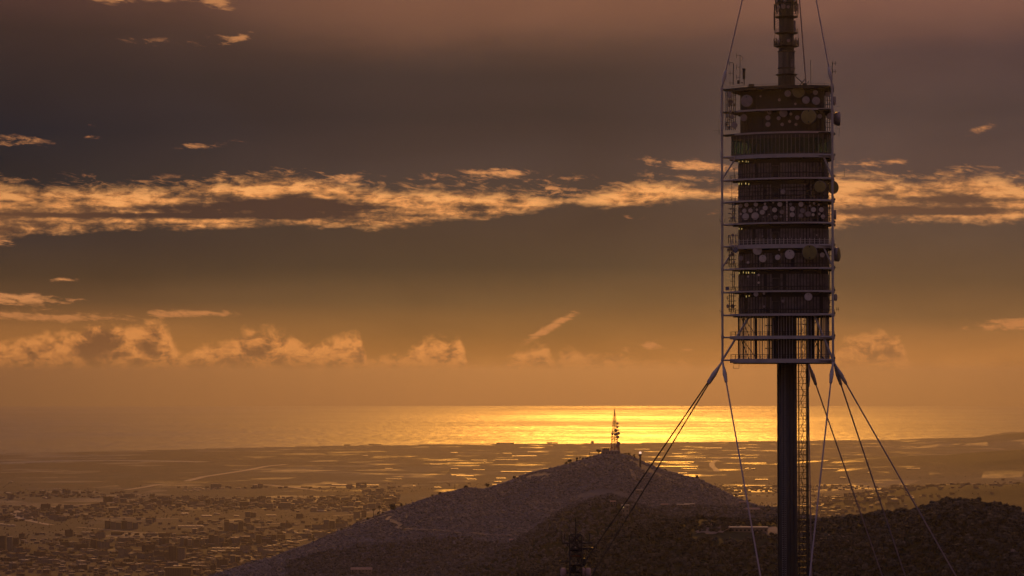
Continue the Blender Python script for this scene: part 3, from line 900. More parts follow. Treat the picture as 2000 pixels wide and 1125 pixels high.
dish(1581, 228, 15, O_, off=1.9, inset=2.4, rm=12.2, deep=1.3, spot=2, face=-1.75, label='large olive covered drum antenna of the second storey')
for px, py, rp, cv in ((1447, 402, 4.5, W_), (1458.6, 400, 4.5, W_), (1477, 399, 4.5, W_), (1495, 398, 2.5, W_), (1511, 395.7, 2, W_), (1524, 399, 5, W_),
                       (1454.5, 411.6, 4.5, W_), (1466.4, 411, 4.5, W_), (1479, 409.5, 2.5, W_), (1495.3, 406, 5, W_), (1489.6, 414.5, 5, W_), (1513.5, 410, 5, W_),
                       (1447.6, 418, 2.5, W_), (1457, 423, 7, W_), (1475.6, 422, 7.5, W_), (1503, 418.7, 1.6, W_), (1515, 424.4, 4.5, D_), (1528, 413.8, 4.5, D_), (1526, 423, 2.5, D_),
                       (1545, 399, 3, D_), (1565, 399, 5, W_), (1548, 408, 5, W_), (1548, 419.3, 5, W_), (1568, 411.6, 5, D_), (1564.7, 421.8, 5, D_), (1591, 397, 2.7, W_),
                       (1582.7, 401.7, 2, W_), (1600, 400, 2.2, W_), (1589.6, 409.5, 5, W_), (1605, 409.5, 5, W_), (1589, 419.5, 3, W_), (1601, 417.7, 2.5, W_), (1608, 423, 4.5, W_),
                       (1579, 418, 5.5, D_), (1492, 424, 2, D_), (1582, 395, 2, D_)):
    dish(px, py, rp, cv, off=.9)
for px, py, rp, cv, sp_ in ((1480, 489, 9.3, W_, 1), (1490, 505, 7.5, W_, 1), (1543, 497, 9.7, W_, 1), (1606.5, 498, 5, W_, 0), (1447.6, 504.4, 5, D_, 0), (1461.5, 513, 3, W_, 0), (1519.5, 502.5, 5.5, W_, 0),
                            (1522.5, 488, 2, W_, 0), (1530, 374.6, 5, D_, 0), (1461.5, 540, 2.2, W_, 0), (1482, 537, 2.5, W_, 0), (1482, 552, 2.5, W_, 0), (1477, 574.4, 5, W_, 0), (1492.4, 573, 2.6, W_, 0),
                            (1579, 579.5, 8, W_, 1), (1492.6, 598.7, 2.5, D_, 0), (1529.4, 588, 3, D_, 0), (1490, 461, 1.8, D_, 0), (1596, 459, 2, D_, 0)):
    dish(px, py, rp, cv, off=1.1, spot=sp_)
dish(1582, 493, 15, O_, off=1.6, deep=1.3, spot=2, face=-1.72, label='large olive covered drum antenna low on the tower')
dish(1603, 364.7, 12, O_, off=1.5, deep=1.2, spot=2, face=-1.8, label='olive covered drum antenna at the right of its storey')


def side_dish(px, py, rp, ang, cover=D_, deep=.7, yoff=-4.0, label=None):
    y = CY + yoff; P = pix(px, py, y)
    body, cov, arm = dish_meshes(rp / 7.97, cover, deep)
    o = link('dish_antenna', body, tower, (P.x - CX, P.y - CY, P.z - BASEZ), (0, 0, ang))
    link('cover', cov, o); link('bracket', arm, o)
    if label: o['label'] = label
    return o


# clusters of dishes on the outer corners, seen against the sky
side_dish(1637, 232, 14, -.10, D_, 1.15, -7, 'big drum antenna pointing right')
side_dish(1635, 497, 14, -.35, O_, 1.15, -7, 'olive drum antenna pointing right')
side_dish(1627, 366, 13, -1.05, O_, .55, -7)
side_dish(1630, 197, 9, -.35, D_, .5, -7)
side_dish(1631, 419, 10, -.25, D_, .55, -7)
side_dish(1632, 581, 7, -.5, D_, .7, -7)
side_dish(1622, 227, 7, -1.4, D_, .5, -10)
side_dish(1616, 184, 5, -1.2, D_, .5, -9)
side_dish(1437, 488, 6, 3.9, L_, .7, -6, 'blue covered dish antenna')
for px, py, rp, an in ((1425.5, 186, 6, 3.6), (1427, 199, 5, 4.4), (1421, 182, 3, 2.8), (1424, 206, 3.5, 3.3), (1434, 205, 3, 4.0), (1434.5, 244.6, 6.3, 4.5), (1430, 228, 4.5, 4.1), (1420, 226, 3.2, 3.2), (1417.5, 243, 4, 3.4),
                       (1424, 250, 3, 4.6), (1421.5, 234, 2.5, 3.0), (1427, 218, 3, 3.7), (1431, 540, 2, 3.5), (1421.5, 598, 4, 3.7), (1431, 598, 4, 4.4), (1422, 488, 3.5, 3.5), (1431, 497, 3.5, 4.1), (1424, 507, 3, 3.2),
                       (1419, 513, 3, 3.8), (1433, 512, 2.5, 4.0), (1427, 408, 2.2, 3.2), (1433, 399, 2.4, 3.9), (1429, 418, 2.2, 3.3), (1434, 425, 2.5, 4.4), (1432, 411, 2, 3.6), (1428, 426, 1.8, 3.0),
                       (1423, 461, 3, 3.4), (1431, 459.5, 3.2, 4.4), (1437, 460, 2.6, 3.9), (1617.6, 421, 2.5, -1), (1616, 415, 2.4, -1.3), (1621, 405, 2.5, -.5), (1620, 180, 4, -.3),
                       (1618, 576, 4, -.7), (1620, 590, 4, -.4), (1616, 600, 3.2, -1.0), (1617, 538, 2.5, -.4), (1620, 545, 2.2, -.2), (1630, 392, 3, -.1), (1631, 440, 3, .1), (1618, 462, 2.2, -.6)):
    side_dish(px, py, rp, an, D_, .75, -5 + random.uniform(-2, 2))

# aerial clutter poles on the corners
cl = []
for px in (1418, 1421.5, 1425, 1429, 1433, 1436.5): cl.append((px, 178, 254))
for px in (1424.5, 1428.5, 1433): cl += [(px, 480, 521), (px, 570, 609)]
for px in (1431, 1434.5): cl += [(px, 393, 433), (px, 527, 565)]
for px in (1423, 1426.5, 1431.5, 1437): cl.append((px, 463, 475))
for px in (1613, 1616.5, 1620): cl += [(px, 170, 256), (px, 392, 433), (px, 480, 521), (px, 530, 609)]
for px, ya, yb in cl:
    P0, P1 = pix(px, yb, CY - 5), pix(px, ya, CY - 5)
    B2('antenna_pole', lambda b: b.tube((P0.x - CX, -5 + random.uniform(-.8, .8), P0.z - BASEZ), (P1.x - CX, -5, P1.z - BASEZ), .10, n=5), DARK)
fr_ = MB()
for ya in (186, 195, 204, 219, 229, 239, 248, 489, 498, 507, 515, 578, 588, 598, 604, 399, 408, 417, 426):
    for x0, x1 in ((1417, 1438), (1611, 1624)):
        P0, P1 = pix(x0 + (0 if ya < 260 else 5), ya, CY - 5.2), pix(x1, ya + random.uniform(-2, 2), CY - 5.2)
        fr_.tube((P0.x - CX, -5.2, P0.z - BASEZ), (P1.x - CX, -5.2, P1.z - BASEZ), .08, n=4)
fr_.build('antenna_frame', DARK, tower)


# yagi and whip antennas standing out from legs and roof
def stick(pts, r=.05, name='rod_antenna', yo=-5.0, m=None):
    b = MB()
    for (x0, y0), (x1, y1) in pts:
        P0, P1 = pix(x0, y0, CY + yo), pix(x1, y1, CY + yo)
        b.tube((P0.x - CX, yo, P0.z - BASEZ), (P1.x - CX, yo, P1.z - BASEZ), r, n=5)
    return b.build(name, m or DARK, tower)


def yagi(x, y, w, h=4.5, yo=-5.0):
    stick([((x, y), (x + w, y))] + [((x + w * k, y - h), (x + w * k, y + h)) for k in (.35, .95)], .045, 'yagi_antenna', yo)


RY = -8.0
stick([((1432, 166), (1432.5, 124))], .11, 'antenna_pole', RY); stick([((1424, 122.5), (1432, 122.5)), ((1425, 120), (1425, 127))], .06, 'yagi_antenna', RY)
for yy in (143, 162): stick([((1423, yy), (1432, yy)), ((1426, yy - 5), (1426, yy + 5))], .05, 'yagi_antenna', RY)
stick([((1445, 166), (1445.5, 108))], .07, 'antenna_pole', RY)
for yy in (108.5, 131, 151): stick([((1438, yy), (1446, yy)), ((1438.5, yy - 5), (1438.5, yy + 5))], .05, 'yagi_antenna', RY)
stick([((1446, 108.5), (1450, 111)), ((1450, 111), (1451, 115)), ((1451, 115), (1447, 119))], .04, 'loop_antenna', RY)
stick([((1453.5, 166), (1453.5, 154))], .12, 'antenna_pole', RY)
P = pix(1453, 144.5, CY + RY); MB().lathe([(.25, -1.3), (.32, -1.2), (.38, 1.0), (.44, 1.35), (.1, 1.4)], 12, origin=(P.x - CX, RY, P.z - BASEZ)).build('panel_antenna', DARK, tower)
stick([((1442, 164), (1442, 157))], .3, 'roof_cabinet', RY); stick([((1449.5, 163), (1449.5, 160))], .18, 'roof_cabinet', RY)
stick([((1583.8, 166), (1583.4, 117))], .07, 'whip_antenna', -3); stick([((1578, 163), (1579, 158))], .1, 'roof_cabinet', -3)
stick([((1625.5, 162), (1625.5, 122))], .08, 'antenna_pole', -10.5)
for yy in (123.5, 140): stick([((1625.5, yy), (1634, yy)), ((1626.5, yy - 5), (1626.5, yy + 3)), ((1631.5, yy - 4), (1631.5, yy + 4))], .05, 'yagi_antenna', -10.5)
stick([((1404, 231), (1404, 262))], .03); stick([((1393, 254.5), (1411, 254.5)), ((1405, 254), (1405, 262))], .035)
stick([((1634, 250), (1640, 250)), ((1639.5, 250), (1638.5, 267))], .035); stick([((1634, 208), (1640, 208))], .035)
stick([((1630, 344), (1650, 344)), ((1649.5, 344), (1649, 328))], .035)
stick([((1405.5, 428), (1406, 432)), ((1406, 432), (1411, 433)), ((1415.5, 428), (1416, 434)), ((1425.5, 429), (1425, 433))], .06)
stick([((1434, 345), (1434, 329)), ((1431, 330), (1437, 330))], .07); stick([((1429.5, 390), (1429, 354))], .05)
stick([((1634, 523), (1640, 523)), ((1639, 517), (1636, 517))], .035); stick([((1632, 604), (1639, 604)), ((1634.5, 600), (1634.5, 608)), ((1637.5, 600), (1637.5, 608))], .05, 'yagi_antenna')
stick([((1405, 606), (1408, 609)), ((1408, 609), (1412, 609))], .07); stick([((1418, 582), (1424, 582)), ((1421, 578), (1421, 586))], .06)
for yy in (536.5, 549.5): stick([((1427, yy), (1436, yy)), ((1428, yy - 2), (1428, yy + 2))], .04)
for px, py, w, h in ((1420.5, 563.5, .9, .9), (1617, 559, 1.1, 1.6), (1542, 466.5, 1.3, .7)):
    P = pix(px, py, CY - 9.0); B2('equipment_box', lambda b: b.box((P.x - CX, -9 if px < 1600 else -6, P.z - BASEZ), (w, .8, h)), DRUM if px != 1542 else DARK)
for yy in (262, 303, 345, 390, 434, 479, 523, 567, 612, 656, 700):    # clamps on the right leg
    stick([((1629.5, yy - 1), (1631.5, yy - 1))], .28, 'leg_clamp', B.y)
# ladder up the middle of the dish storey
lad = MB(); P0, P1 = pix(1537, 432, CY - 12.2), pix(1537.5, 391, CY - 12.2)
for k in range(6): zz = P0.z + (P1.z - P0.z) * (k + .5) / 6 - BASEZ; lad.box((P0.x - CX, -12.2, zz), (.28, .1, .72))
lad.build('cable_ladder', W_, tower)
# lit slits between shutters at the left of four storeys: openings seen through to the sky are left; these are lamps inside
LAMP = bpy.data.materials.new('warm_lamp_lens'); LAMP.use_nodes = True
lb = LAMP.node_tree.nodes['Principled BSDF']; lb.inputs['Emission Color'].default_value = (1, .72, .22, 1); lb.inputs['Emission Strength'].default_value = .45; lb.inputs['Base Color'].default_value = (.6, .5, .3, 1)
for pts_ in (((1445, 315.5), (1452, 315), (1459, 315.5), (1463, 316)), ((1445, 359), (1450, 359), (1458, 358.5), (1464, 359.5)), ((1445, 533.5), (1453, 532), (1458.5, 532.5), (1463, 532.5), (1470, 532.5), (1474, 533)), ((1458.5, 579), (1464, 578)), ((1445, 447), (1450, 447))):
    for px, py in pts_:
        t_ = theta_at(px, 1.5, 12.6); p, nn = surf(t_, 1.4, 12.7); z = pix(px, py, CY + p.y).z - BASEZ
        MB().box((0, 0, 0), (.06, random.choice((.14, .26)), random.choice((.3, .45)))).build('lamp', LAMP, tower, (p.x, p.y, z)).rotation_euler = (0, 0, math.atan2(nn.y, nn.x))

# mast above the roof
ZR = DZ[12]
MZ = lambda py: pix(1537, py, CY).z - BASEZ
MTOP = 652 - BASEZ
B2('mast', lambda b: b.lathe([(2.12, ZR - .1), (2.12, MZ(145)), (2.05, MZ(144)), (2.05, MZ(101)), (1.9, MZ(99)), (1.85, MZ(66)), (1.8, MZ(0)), (1.7, MTOP - 4), (1.5, MTOP)], 28), CONC, smooth=True)
for x in (-.9, .3, .8, 1.35): B2('riser_pipe', lambda b: b.tube((x, -math.sqrt(2.1 ** 2 - x * x) - .1, ZR), (x * .85, -math.sqrt(1.85 ** 2 - x * x * .7) - .12, MTOP - 2), .07, n=5), DARK)
for py, rr, th in ((146, 2.75, .3), (133.5, 2.3, .35), (101, 2.3, .3), (91, 2.95, .2), (65, 2.9, .22), (33.5, 2.9, .22), (6, 2.7, .25), (-30, 2.7, .25)):
    pf = B2('platform', lambda b: b.lathe([(1.8, MZ(py) - th), (rr * .8, MZ(py) - th), (rr, MZ(py) - .02), (rr, MZ(py) + .06), (1.8, MZ(py) + .06)], 24), DARK)
    if rr > 2.8:
        rl = MB()
        for k in range(18):
            t0, t1 = 2 * math.pi * k / 18, 2 * math.pi * (k + 1) / 18
            for hh in (.6, 1.15): rl.tube((rr * math.cos(t0), rr * math.sin(t0), MZ(py) + hh), (rr * math.cos(t1), rr * math.sin(t1), MZ(py) + hh), .035, n=4, caps=False)
            rl.tube((rr * math.cos(t0), rr * math.sin(t0), MZ(py)), (rr * math.cos(t0), rr * math.sin(t0), MZ(py) + 1.15), .035, n=4)
        rl.build('platform_railing', DARK, pf)
# ring arrays of small aerials
for py, rr, n_, hh in ((83, 3.1, 14, 1.6), (17, 3.0, 14, 1.9), (5, 2.7, 12, 1.6), (-18, 3.0, 12, 2)):
    ra = MB()
    for k in range(n_):
        t_ = 2 * math.pi * k / n_ + .1; c, s_ = math.cos(t_), math.sin(t_)
        ra.tube((c * 1.8, s_ * 1.8, MZ(py) + .3), (c * rr, s_ * rr, MZ(py) + .3), .05, n=4); ra.tube((c * 1.8, s_ * 1.8, MZ(py) - .5), (c * rr, s_ * rr, MZ(py) - .5), .05, n=4)
        ra.tube((c * rr, s_ * rr, MZ(py) - hh * .6), (c * rr, s_ * rr, MZ(py) + hh * .6), .13, n=5)
    ra.build('aerial_array', DARK, tower)
    for k in range(0, n_, 2):
        t_ = 2 * math.pi * k / n_ + .3; c, s_ = math.cos(t_), math.sin(t_)
        body, cov, arm = dish_meshes(.42, D_, .7)
        o = link('dish_antenna', body, tower, (c * (rr - .2), s_ * (rr - .2), MZ(py) + .1), (0, 0, t_)); link('cover', cov, o); link('bracket', arm, o)
body, cov, arm = dish_meshes(.65, D_, .6)
o = link('dish_antenna', body, tower, (-1.0, -2.4, MZ(15)), (0, 0, -1.6)); link('cover', cov, o); link('bracket', arm, o)
B2('antenna_lattice', lambda b: [b.tube((-2.9, -.4, MZ(y0)), (-1.9, -.4, MZ(y0 - 5)), .04, n=4) or b.tube((-1.9, -.4, MZ(y0)), (-2.9, -.4, MZ(y0 - 5)), .04, n=4) for y0 in range(29, 59, 5)], DARK)
B2('side_duct', lambda b: b.box((-3.0, -.4, (MZ(24) + MZ(59)) / 2), (.36, .4, MZ(24) - MZ(59))), DARK)
B2('side_duct', lambda b: b.box((2.0, -.6, (MZ(41) + MZ(64)) / 2), (.5, .5, MZ(41) - MZ(64))), DRUM)
B2('hatch_panel', lambda b: b.box((1.15, -1.78, (MZ(117) + MZ(139)) / 2), (.95, .16, MZ(117) - MZ(139))), CLAD)
B2('mast_stay', lambda b: [b.tube((-2.9, -.4, MZ(59)), (-2.9, -.4, MZ(78)), .04, n=4), b.tube((2.9, -.4, MZ(66)), (2.9, -.4, MZ(90)), .04, n=4)], DARK)
B2('roof_strut', lambda b: [b.tube((2.1, -1, MZ(150)), (5.5, -1.5, ZR + .2), .12, n=5), b.tube((2.4, -1, ZR + .3), (4.6, -1.4, MZ(155)), .1, n=5), b.box((4.3, -1.5, ZR + .9), (1.0, 1.0, 1.3))], DARK)


# guy cables with their spindle sockets
def guy(P0, P1, frac_len, rmax, rc=.15, split=None, name='guy_cable', slack=0.0, cm_=None):
    P0, P1 = Vector(P0), Vector(P1); d = (P1 - P0); L = d.length; u_ = d / L
    c = MB(); n = 14; rc *= 1.25; prev = P0 + u_ * frac_len * .9
    for k in range(1, n + 1):
        t_ = k / n; q = P0 + u_ * (frac_len * .9 + (L - frac_len * .9) * t_); q.z -= slack * 4 * t_ * (1 - t_)
        c.tube(prev, q, rc, n=6, caps=False); prev = q
    o = c.build(name, cm_ or CABLE, tower)
    if rmax:
        s_ = MB().lathe([(rmax * .42, 0), (rmax * .5, frac_len * .25), (rmax * .85, frac_len * .48), (rmax, frac_len * .6), (rmax * .85, frac_len * .74), (rc * 2.0, frac_len * .97), (rc * 1.3, frac_len)], 12, axis=u_, origin=P0)
        s_.build('socket', WHITE, o, smooth=True)
    return o


def ground_end(P0, slope, dy, drop_to=None):
    """anchor on the ground so that the cable keeps the given run per metre of fall as seen from the viewpoint side"""
    best = None; y1 = P0.y + dy
    u0 = (CX + P0.x) / (CY + P0.y)
    for k in range(-160, 161):
        x1 = P0.x + k * .5; z1 = ground(CX + x1, CY + y1) - BASEZ
        # point two thirds of the way down
        t_ = .6; q = P0 + (Vector((x1, y1, z1)) - P0) * t_
        du = (CX + q.x) / (CY + q.y) - u0
        v0 = (P0.z + BASEZ - CAM_Z) / (CY + P0.y); dv = v0 - (q.z + BASEZ - CAM_Z) / (CY + q.y)
        e = abs(du - slope * dv)
        if best is None or e < best[0]: best = (e, Vector((x1, y1, z1)))
    return best[1]


for P_, sl, dy, rc in ((A, -.690, 16, .15), (A, -.615, 4, .15), (A, .171, -60, .15), (Cc, .341, 22, .15), (Cc, .012, -2, .12), (B, -.112, -52, .15), (B, .3316, 30, .15), (B, .570, 8, .15)):
    P0 = Vector((P_.x, P_.y, ZB + .1)); E = ground_end(P0, sl, dy)
    guy(P0, E, 6.6, .55, rc, cm_=DARK if sl < -.5 else None)
    MB().box((E.x, E.y, E.z), (3, 3, 3)).build('anchor_block', CONC, tower)
for P_, py in ((A, -330), (B, -270), (Cc, -300)):
    P0 = Vector((P_.x, P_.y, ZT - .3)); E = Vector((P_.x * .1, P_.y * .1, min(MZ(py), MTOP - 1)))
    guy(P0, E, 4.6 if P_ is not Cc else 2.2, .5 if P_ is not Cc else .25, .13)


# ------------------------------------------------------------------ steel mast in the foreground
def lattice(name_root, base, top, w0, w1, n, m, m2, rl=.05, rb=.03, levels=None):
    """four corner legs, rings and crossed bracing; all parts under name_root, local z from base to top"""
    hs = np.linspace(base, top, n + 1); wd = lambda z: w0 + (w1 - w0) * (z - base) / (top - base)
    for sx, sy in ((-1, -1), (1, -1), (1, 1), (-1, 1)):
        MB().tube((sx * w0 / 2, sy * w0 / 2, base), (sx * w1 / 2, sy * w1 / 2, top), rl, rl * .8, n=5).build('leg', m, name_root)
    for k in range(n):
        z0, z1 = hs[k], hs[k + 1]; a, b = wd(z0) / 2, wd(z1) / 2; c = MB()
        cs = ((-1, -1), (1, -1), (1, 1), (-1, 1))
        for j in range(4):
            p, q = cs[j], cs[(j + 1) % 4]
            c.tube((p[0] * a, p[1] * a, z0), (q[0] * b, q[1] * b, z1), rb, n=4, caps=False); c.tube((q[0] * a, q[1] * a, z0), (p[0] * b, p[1] * b, z1), rb, n=4, caps=False)
            c.tube((p[0] * b, p[1] * b, z1), (q[0] * b, q[1] * b, z1), rb, n=4, caps=False)
        c.build('bracing', m2 if k % 2 else m, name_root)


MD = 300.0; P = pix(1124.5, 1058, MD); mg = ground(P.x, MD)
ms = empty('lattice_mast', (P.x, MD, mg - .3), 'small dark lattice mast with whip aerials and pale drums at the bottom edge', 'radio mast')
H = P.z - mg + .3
K = MD / FPX     # metres per frame unit at this distance
lattice(ms, 0, H - 1.6, 1.9, 1.3, 14, DARK, DARK, .08, .03)
lattice(ms, H - 1.6, H + .8, 1.35, 1.35, 3, DARK, DARK, .07, .04)
GRT = mat('matt_grating', (.015, .012, .012), 1.0, 0, .1, 1, spec=0)
for yy, m in ((1085.5, mat('rusty_grating', (.10, .045, .03), 1.0, 0, .1, 1, spec=0)), (1104, GRT), (1075, GRT), (1117, GRT)):
    z = H + (1058 - yy) * K; MB().box((0, 0, z), (1.4, 1.4, .07)).build('platform', m, ms)
T = lambda x, y: ((x - 1124.5) * K, 0, H + (1058 - y) * K)
for pts_, r in ((((1124, 1062), (1124, 1046)), .07), (((1124.2, 1047), (1124.4, 1011)), .05), (((1097, 1061), (1113, 1061.5)), .05), (((1136, 1061), (1158, 1060)), .045), (((1098, 1061), (1097, 1036)), .03),
                (((1103.5, 1061), (1102.5, 1041)), .03), (((1151.5, 1061), (1151.5, 1040)), .03), (((1118, 1060), (1124, 1048)), .05), (((1124, 1048), (1133, 1058)), .05), (((1127, 1064), (1127, 1056)), .06),
                (((1138, 1073), (1156, 1070.5)), .05), (((1156, 1072), (1156, 1069)), .1), (((1094, 1097), (1112, 1096.5)), .05), (((1094, 1099), (1094, 1095)), .07), (((1107, 1063), (1113, 1070)), .04),
                (((1141, 1102), (1141, 1090)), .07), (((1136, 1098), (1142, 1104)), .06)):
    MB().tube(T(*pts_[0]), T(*pts_[1]), r * 1.6, n=5).build('aerial', DARK, ms)
for i_, (x, y0, y1, w) in enumerate(((1117, 1062, 1090, .08), (1121, 1068, 1104, .06), (1129, 1064, 1100, .08), (1133, 1060, 1116, .06))):
    a, b = T(x, y0), T(x, y1); MB().box((a[0], -.4 + .25 * (i_ % 3), (a[2] + b[2]) / 2), (w, .12, a[2] - b[2])).build('cable_run', DARK, ms)
for x, y, an in ((1099.5, 1118, math.pi + .25), (1149.5, 1118, -.2), (1138, 1116, -.9), (1120, 1112, -1.4)):
    q = T(x, y); r = .36 if x not in (1138, 1120) else .3
    body = MB().lathe([(r * .5, -.35), (r, -.25), (r, .16), (r * .95, .2), (r * .3, .24)], 16, axis=(math.cos(an), math.sin(an), 0)).build('drum_antenna', mat('faded_drum', (.36, .22, .19), .8, 0, .1, 1) if x not in (1120,) else DARK, ms, loc=q, smooth=True)
    MB().tube((q[0] * .2, 0, q[2]), (q[0] * .8, 0, q[2]), .05, n=5).build('aerial', DARK, ms)
    body.scale = (1, 1, 1.45)


# ------------------------------------------------------------------ trees
def crown_mesh(name, r, h, m, seed, n=120, flat=0.0, leafs=.30, base=0.0):
    """clumpy crown of small leaf faces over a broken inner mass"""
    rd = random.Random(seed); b = MB()
    cl = [(Vector((rd.uniform(-.5, .5) * r, rd.uniform(-.5, .5) * r, base + h * rd.uniform(.3, .75))), r * rd.uniform(.38, .62)) for _ in range(6)]
    for c, cr in cl:
        vs, fs = ICO
        b.add([c + Vector((v.x * cr * rd.uniform(.75, 1.1), v.y * cr * rd.uniform(.75, 1.1), v.z * cr * rd.uniform(.6, .95) * (1 - flat))) for v in vs], fs)
    for _ in range(n):
        c, cr = rd.choice(cl); d = Vector((rd.gauss(0, 1), rd.gauss(0, 1), rd.gauss(.1, 1))).normalized()
        p = c + Vector((d.x, d.y, d.z * .85 * (1 - flat))) * cr * rd.uniform(.85, 1.3)
        s_ = leafs * r * rd.uniform(.5, 1.1); e1 = Vector((rd.gauss(0, 1), rd.gauss(0, 1), rd.gauss(0, 1))).normalized(); e2 = e1.orthogonal().normalized()
        b.add([p - e1 * s_ * .5, p + e2 * s_ * .45, p + e1 * s_ * .6, p - e2 * s_ * .4], [(0, 1, 2, 3)])
    return b.mesh(name, m)


import bmesh
_bm = bmesh.new(); bmesh.ops.create_icosphere(_bm, subdivisions=1, radius=1)
ICO = ([v.co.copy() for v in _bm.verts], [tuple(v.index for v in f.verts) for f in _bm.faces]); _bm.free()


def trunk_mesh(h, r, seed, fork=True):
    rd = random.Random(seed); b = MB(); b.tube((0, 0, -.4), (rd.uniform(-.1, .1), 0, h), r, r * .6, n=6)
    if fork:
        for k in range(3): t_ = rd.uniform(0, 6.28); b.tube((0, 0, h * .7), (math.cos(t_) * h * .35, math.sin(t_) * h * .35, h * 1.35), r * .5, r * .25, n=5)
    return b.mesh('trunk', BARK)


def tree(name, px, py, D, hpx, wpx, label, cat='tree', flat=0.0, trunkf=.4, group=None, seed=0, m=None, y_off=0.0):
    """tree whose foot stands on the ground below (px, py) at distance D; sizes in frame units"""
    q = pix(px, py, D); g = ground(q.x, D); k = D / FPX
    t = empty(name, (q.x, D, g - .1), label, cat, group)
    h, w = hpx * k, wpx * k; base = q.z - g - hpx * k if False else 0
    tr = link('trunk', trunk_mesh(h * max(trunkf, .25), w * .05 + .1, seed), t)
    link('crown', crown_mesh('crown', w / 2 * .72, h * (1 - trunkf) * 1.05, m or LEAF, seed, 150, flat, base=h * trunkf * .75), t)
    return t


def rdist(i, u):
    r = RIDGES[i]; return float(np.interp(u, [p[0] for p in r['D']], [p[1] for p in r['D']]))


for n_, (px, h, w, fl, tf, lab) in enumerate((
        (952, 12, 14, .35, .45, 'lone umbrella pine on the bare ridge left of the radio hilltop'),
        (1005, 8, 11, .3, .3, 'small round pine halfway up the ridge below the summit'),
        (859, 7.5, 9, .2, .3, 'right one of the two pines on the lower ridge'),
        (844.5, 7, 8, .45, .55, 'thin umbrella pine on the lower ridge'),
        (834, 4, 9, .1, .1, 'low bush left of the thin umbrella pine'),
        (785, 11, 10, .05, .3, 'upright tree above the bend of the dirt track'),
        (768, 16, 22, .05, .1, 'broad dark tree beside the bend of the dirt track'),
        (738, 10, 7, 0, .2, 'narrow tree beside the masts on the left shoulder'),
        (748, 6, 9, 0, .1, 'bush between the masts and the broad dark tree'),
        (719, 5, 9, 0, .1, 'dark bush low on the left shoulder of the hill'),
        (684, 5, 6, 0, .1, 'small bush on the lower left ridge line'),
        (668, 5, 9, 0, .1, 'wide low bush at the lower left ridge line'),
        (1104, 9, 13, .2, .15, 'left tree of the leaning clump on the ridge'),
        (1113, 11, 14, .2, .15, 'right tree of the leaning clump on the ridge'),
        (1127, 11, 9, 0, .15, 'tree between the leaning clump and the hilltop'),
        (1133, 10, 6, 0, .15, 'narrow tree left of the hilltop aerials'),
        (1139, 7, 6, 0, .15, 'small tree just left of the hilltop aerials'),
        (1169, 14, 13, 0, .1, 'dark tree against the left wall of the hilltop fort'),
        (1229, 9, 11, .1, .1, 'tree right of the hilltop fort'),
        (1238, 9, 9, 0, .1, 'tree left of the beacon tower'),
        (1222, 6, 9, 0, .1, 'low tree at the right foot of the hilltop fort'),
        (1300, 6, 10, 0, .1, 'bush on the right slope under the guy cables'),
        (1361, 9, 11, 0, .1, 'round tree on the far right slope of the radio hill'),
        (1436, 10, 8, 0, .1, 'pointed tree low on the right slope of the radio hill'),
        (1463, 9, 9, 0, .1, 'tree beside the guy cable low on the right slope'),
        (1493, 12, 4, 0, .05, 'cypress near the foot of the right slope'),
        (1508, 7, 8, 0, .1, 'tree left of the tower shaft on the low slope'))):
    D = rdist(0, px) + 15
    tree('pine_tree' if fl else 'tree', px, 900, D, h, w, lab, flat=fl, trunkf=tf, seed=n_ + 3)
tree('shrub_pyramid', 910, 900, rdist(0, 910) + 10, 7, 14, 'peaked dark thicket on the bare ridge beside the thin mast', 'thicket', trunkf=.05, seed=55)


def visible_mask(xs, ys, zs):
    """can the viewpoint see these points over the ground?"""
    t = np.linspace(.12, .975, 90)[:, None]
    gx_, gy_ = xs[None] * t, ys[None] * t; lz = CAM_Z + (zs[None] - CAM_Z) * t
    return (lz > ground_np(gx_, gy_)).all(0)


def in_frame(xs, ys, zs, pad=30):
    u = 1000 + FPX * xs / ys; v = 562.5 - FPX * np.tan(np.arctan2(zs - CAM_Z, ys) - PITCH)
    return (u > -pad) & (u < 2000 + pad) & (v < 1125 + pad), u, v


# wooded slopes: the trees that can be told apart are things, the rest one mass
def spread(n, d0, d1, u0, u1, seed):
    g = np.random.default_rng(seed); d = np.sqrt(g.uniform(d0 * d0, d1 * d1, n)); u = g.uniform(u0, u1, n)
    return (u - 1000) / FPX * d, d


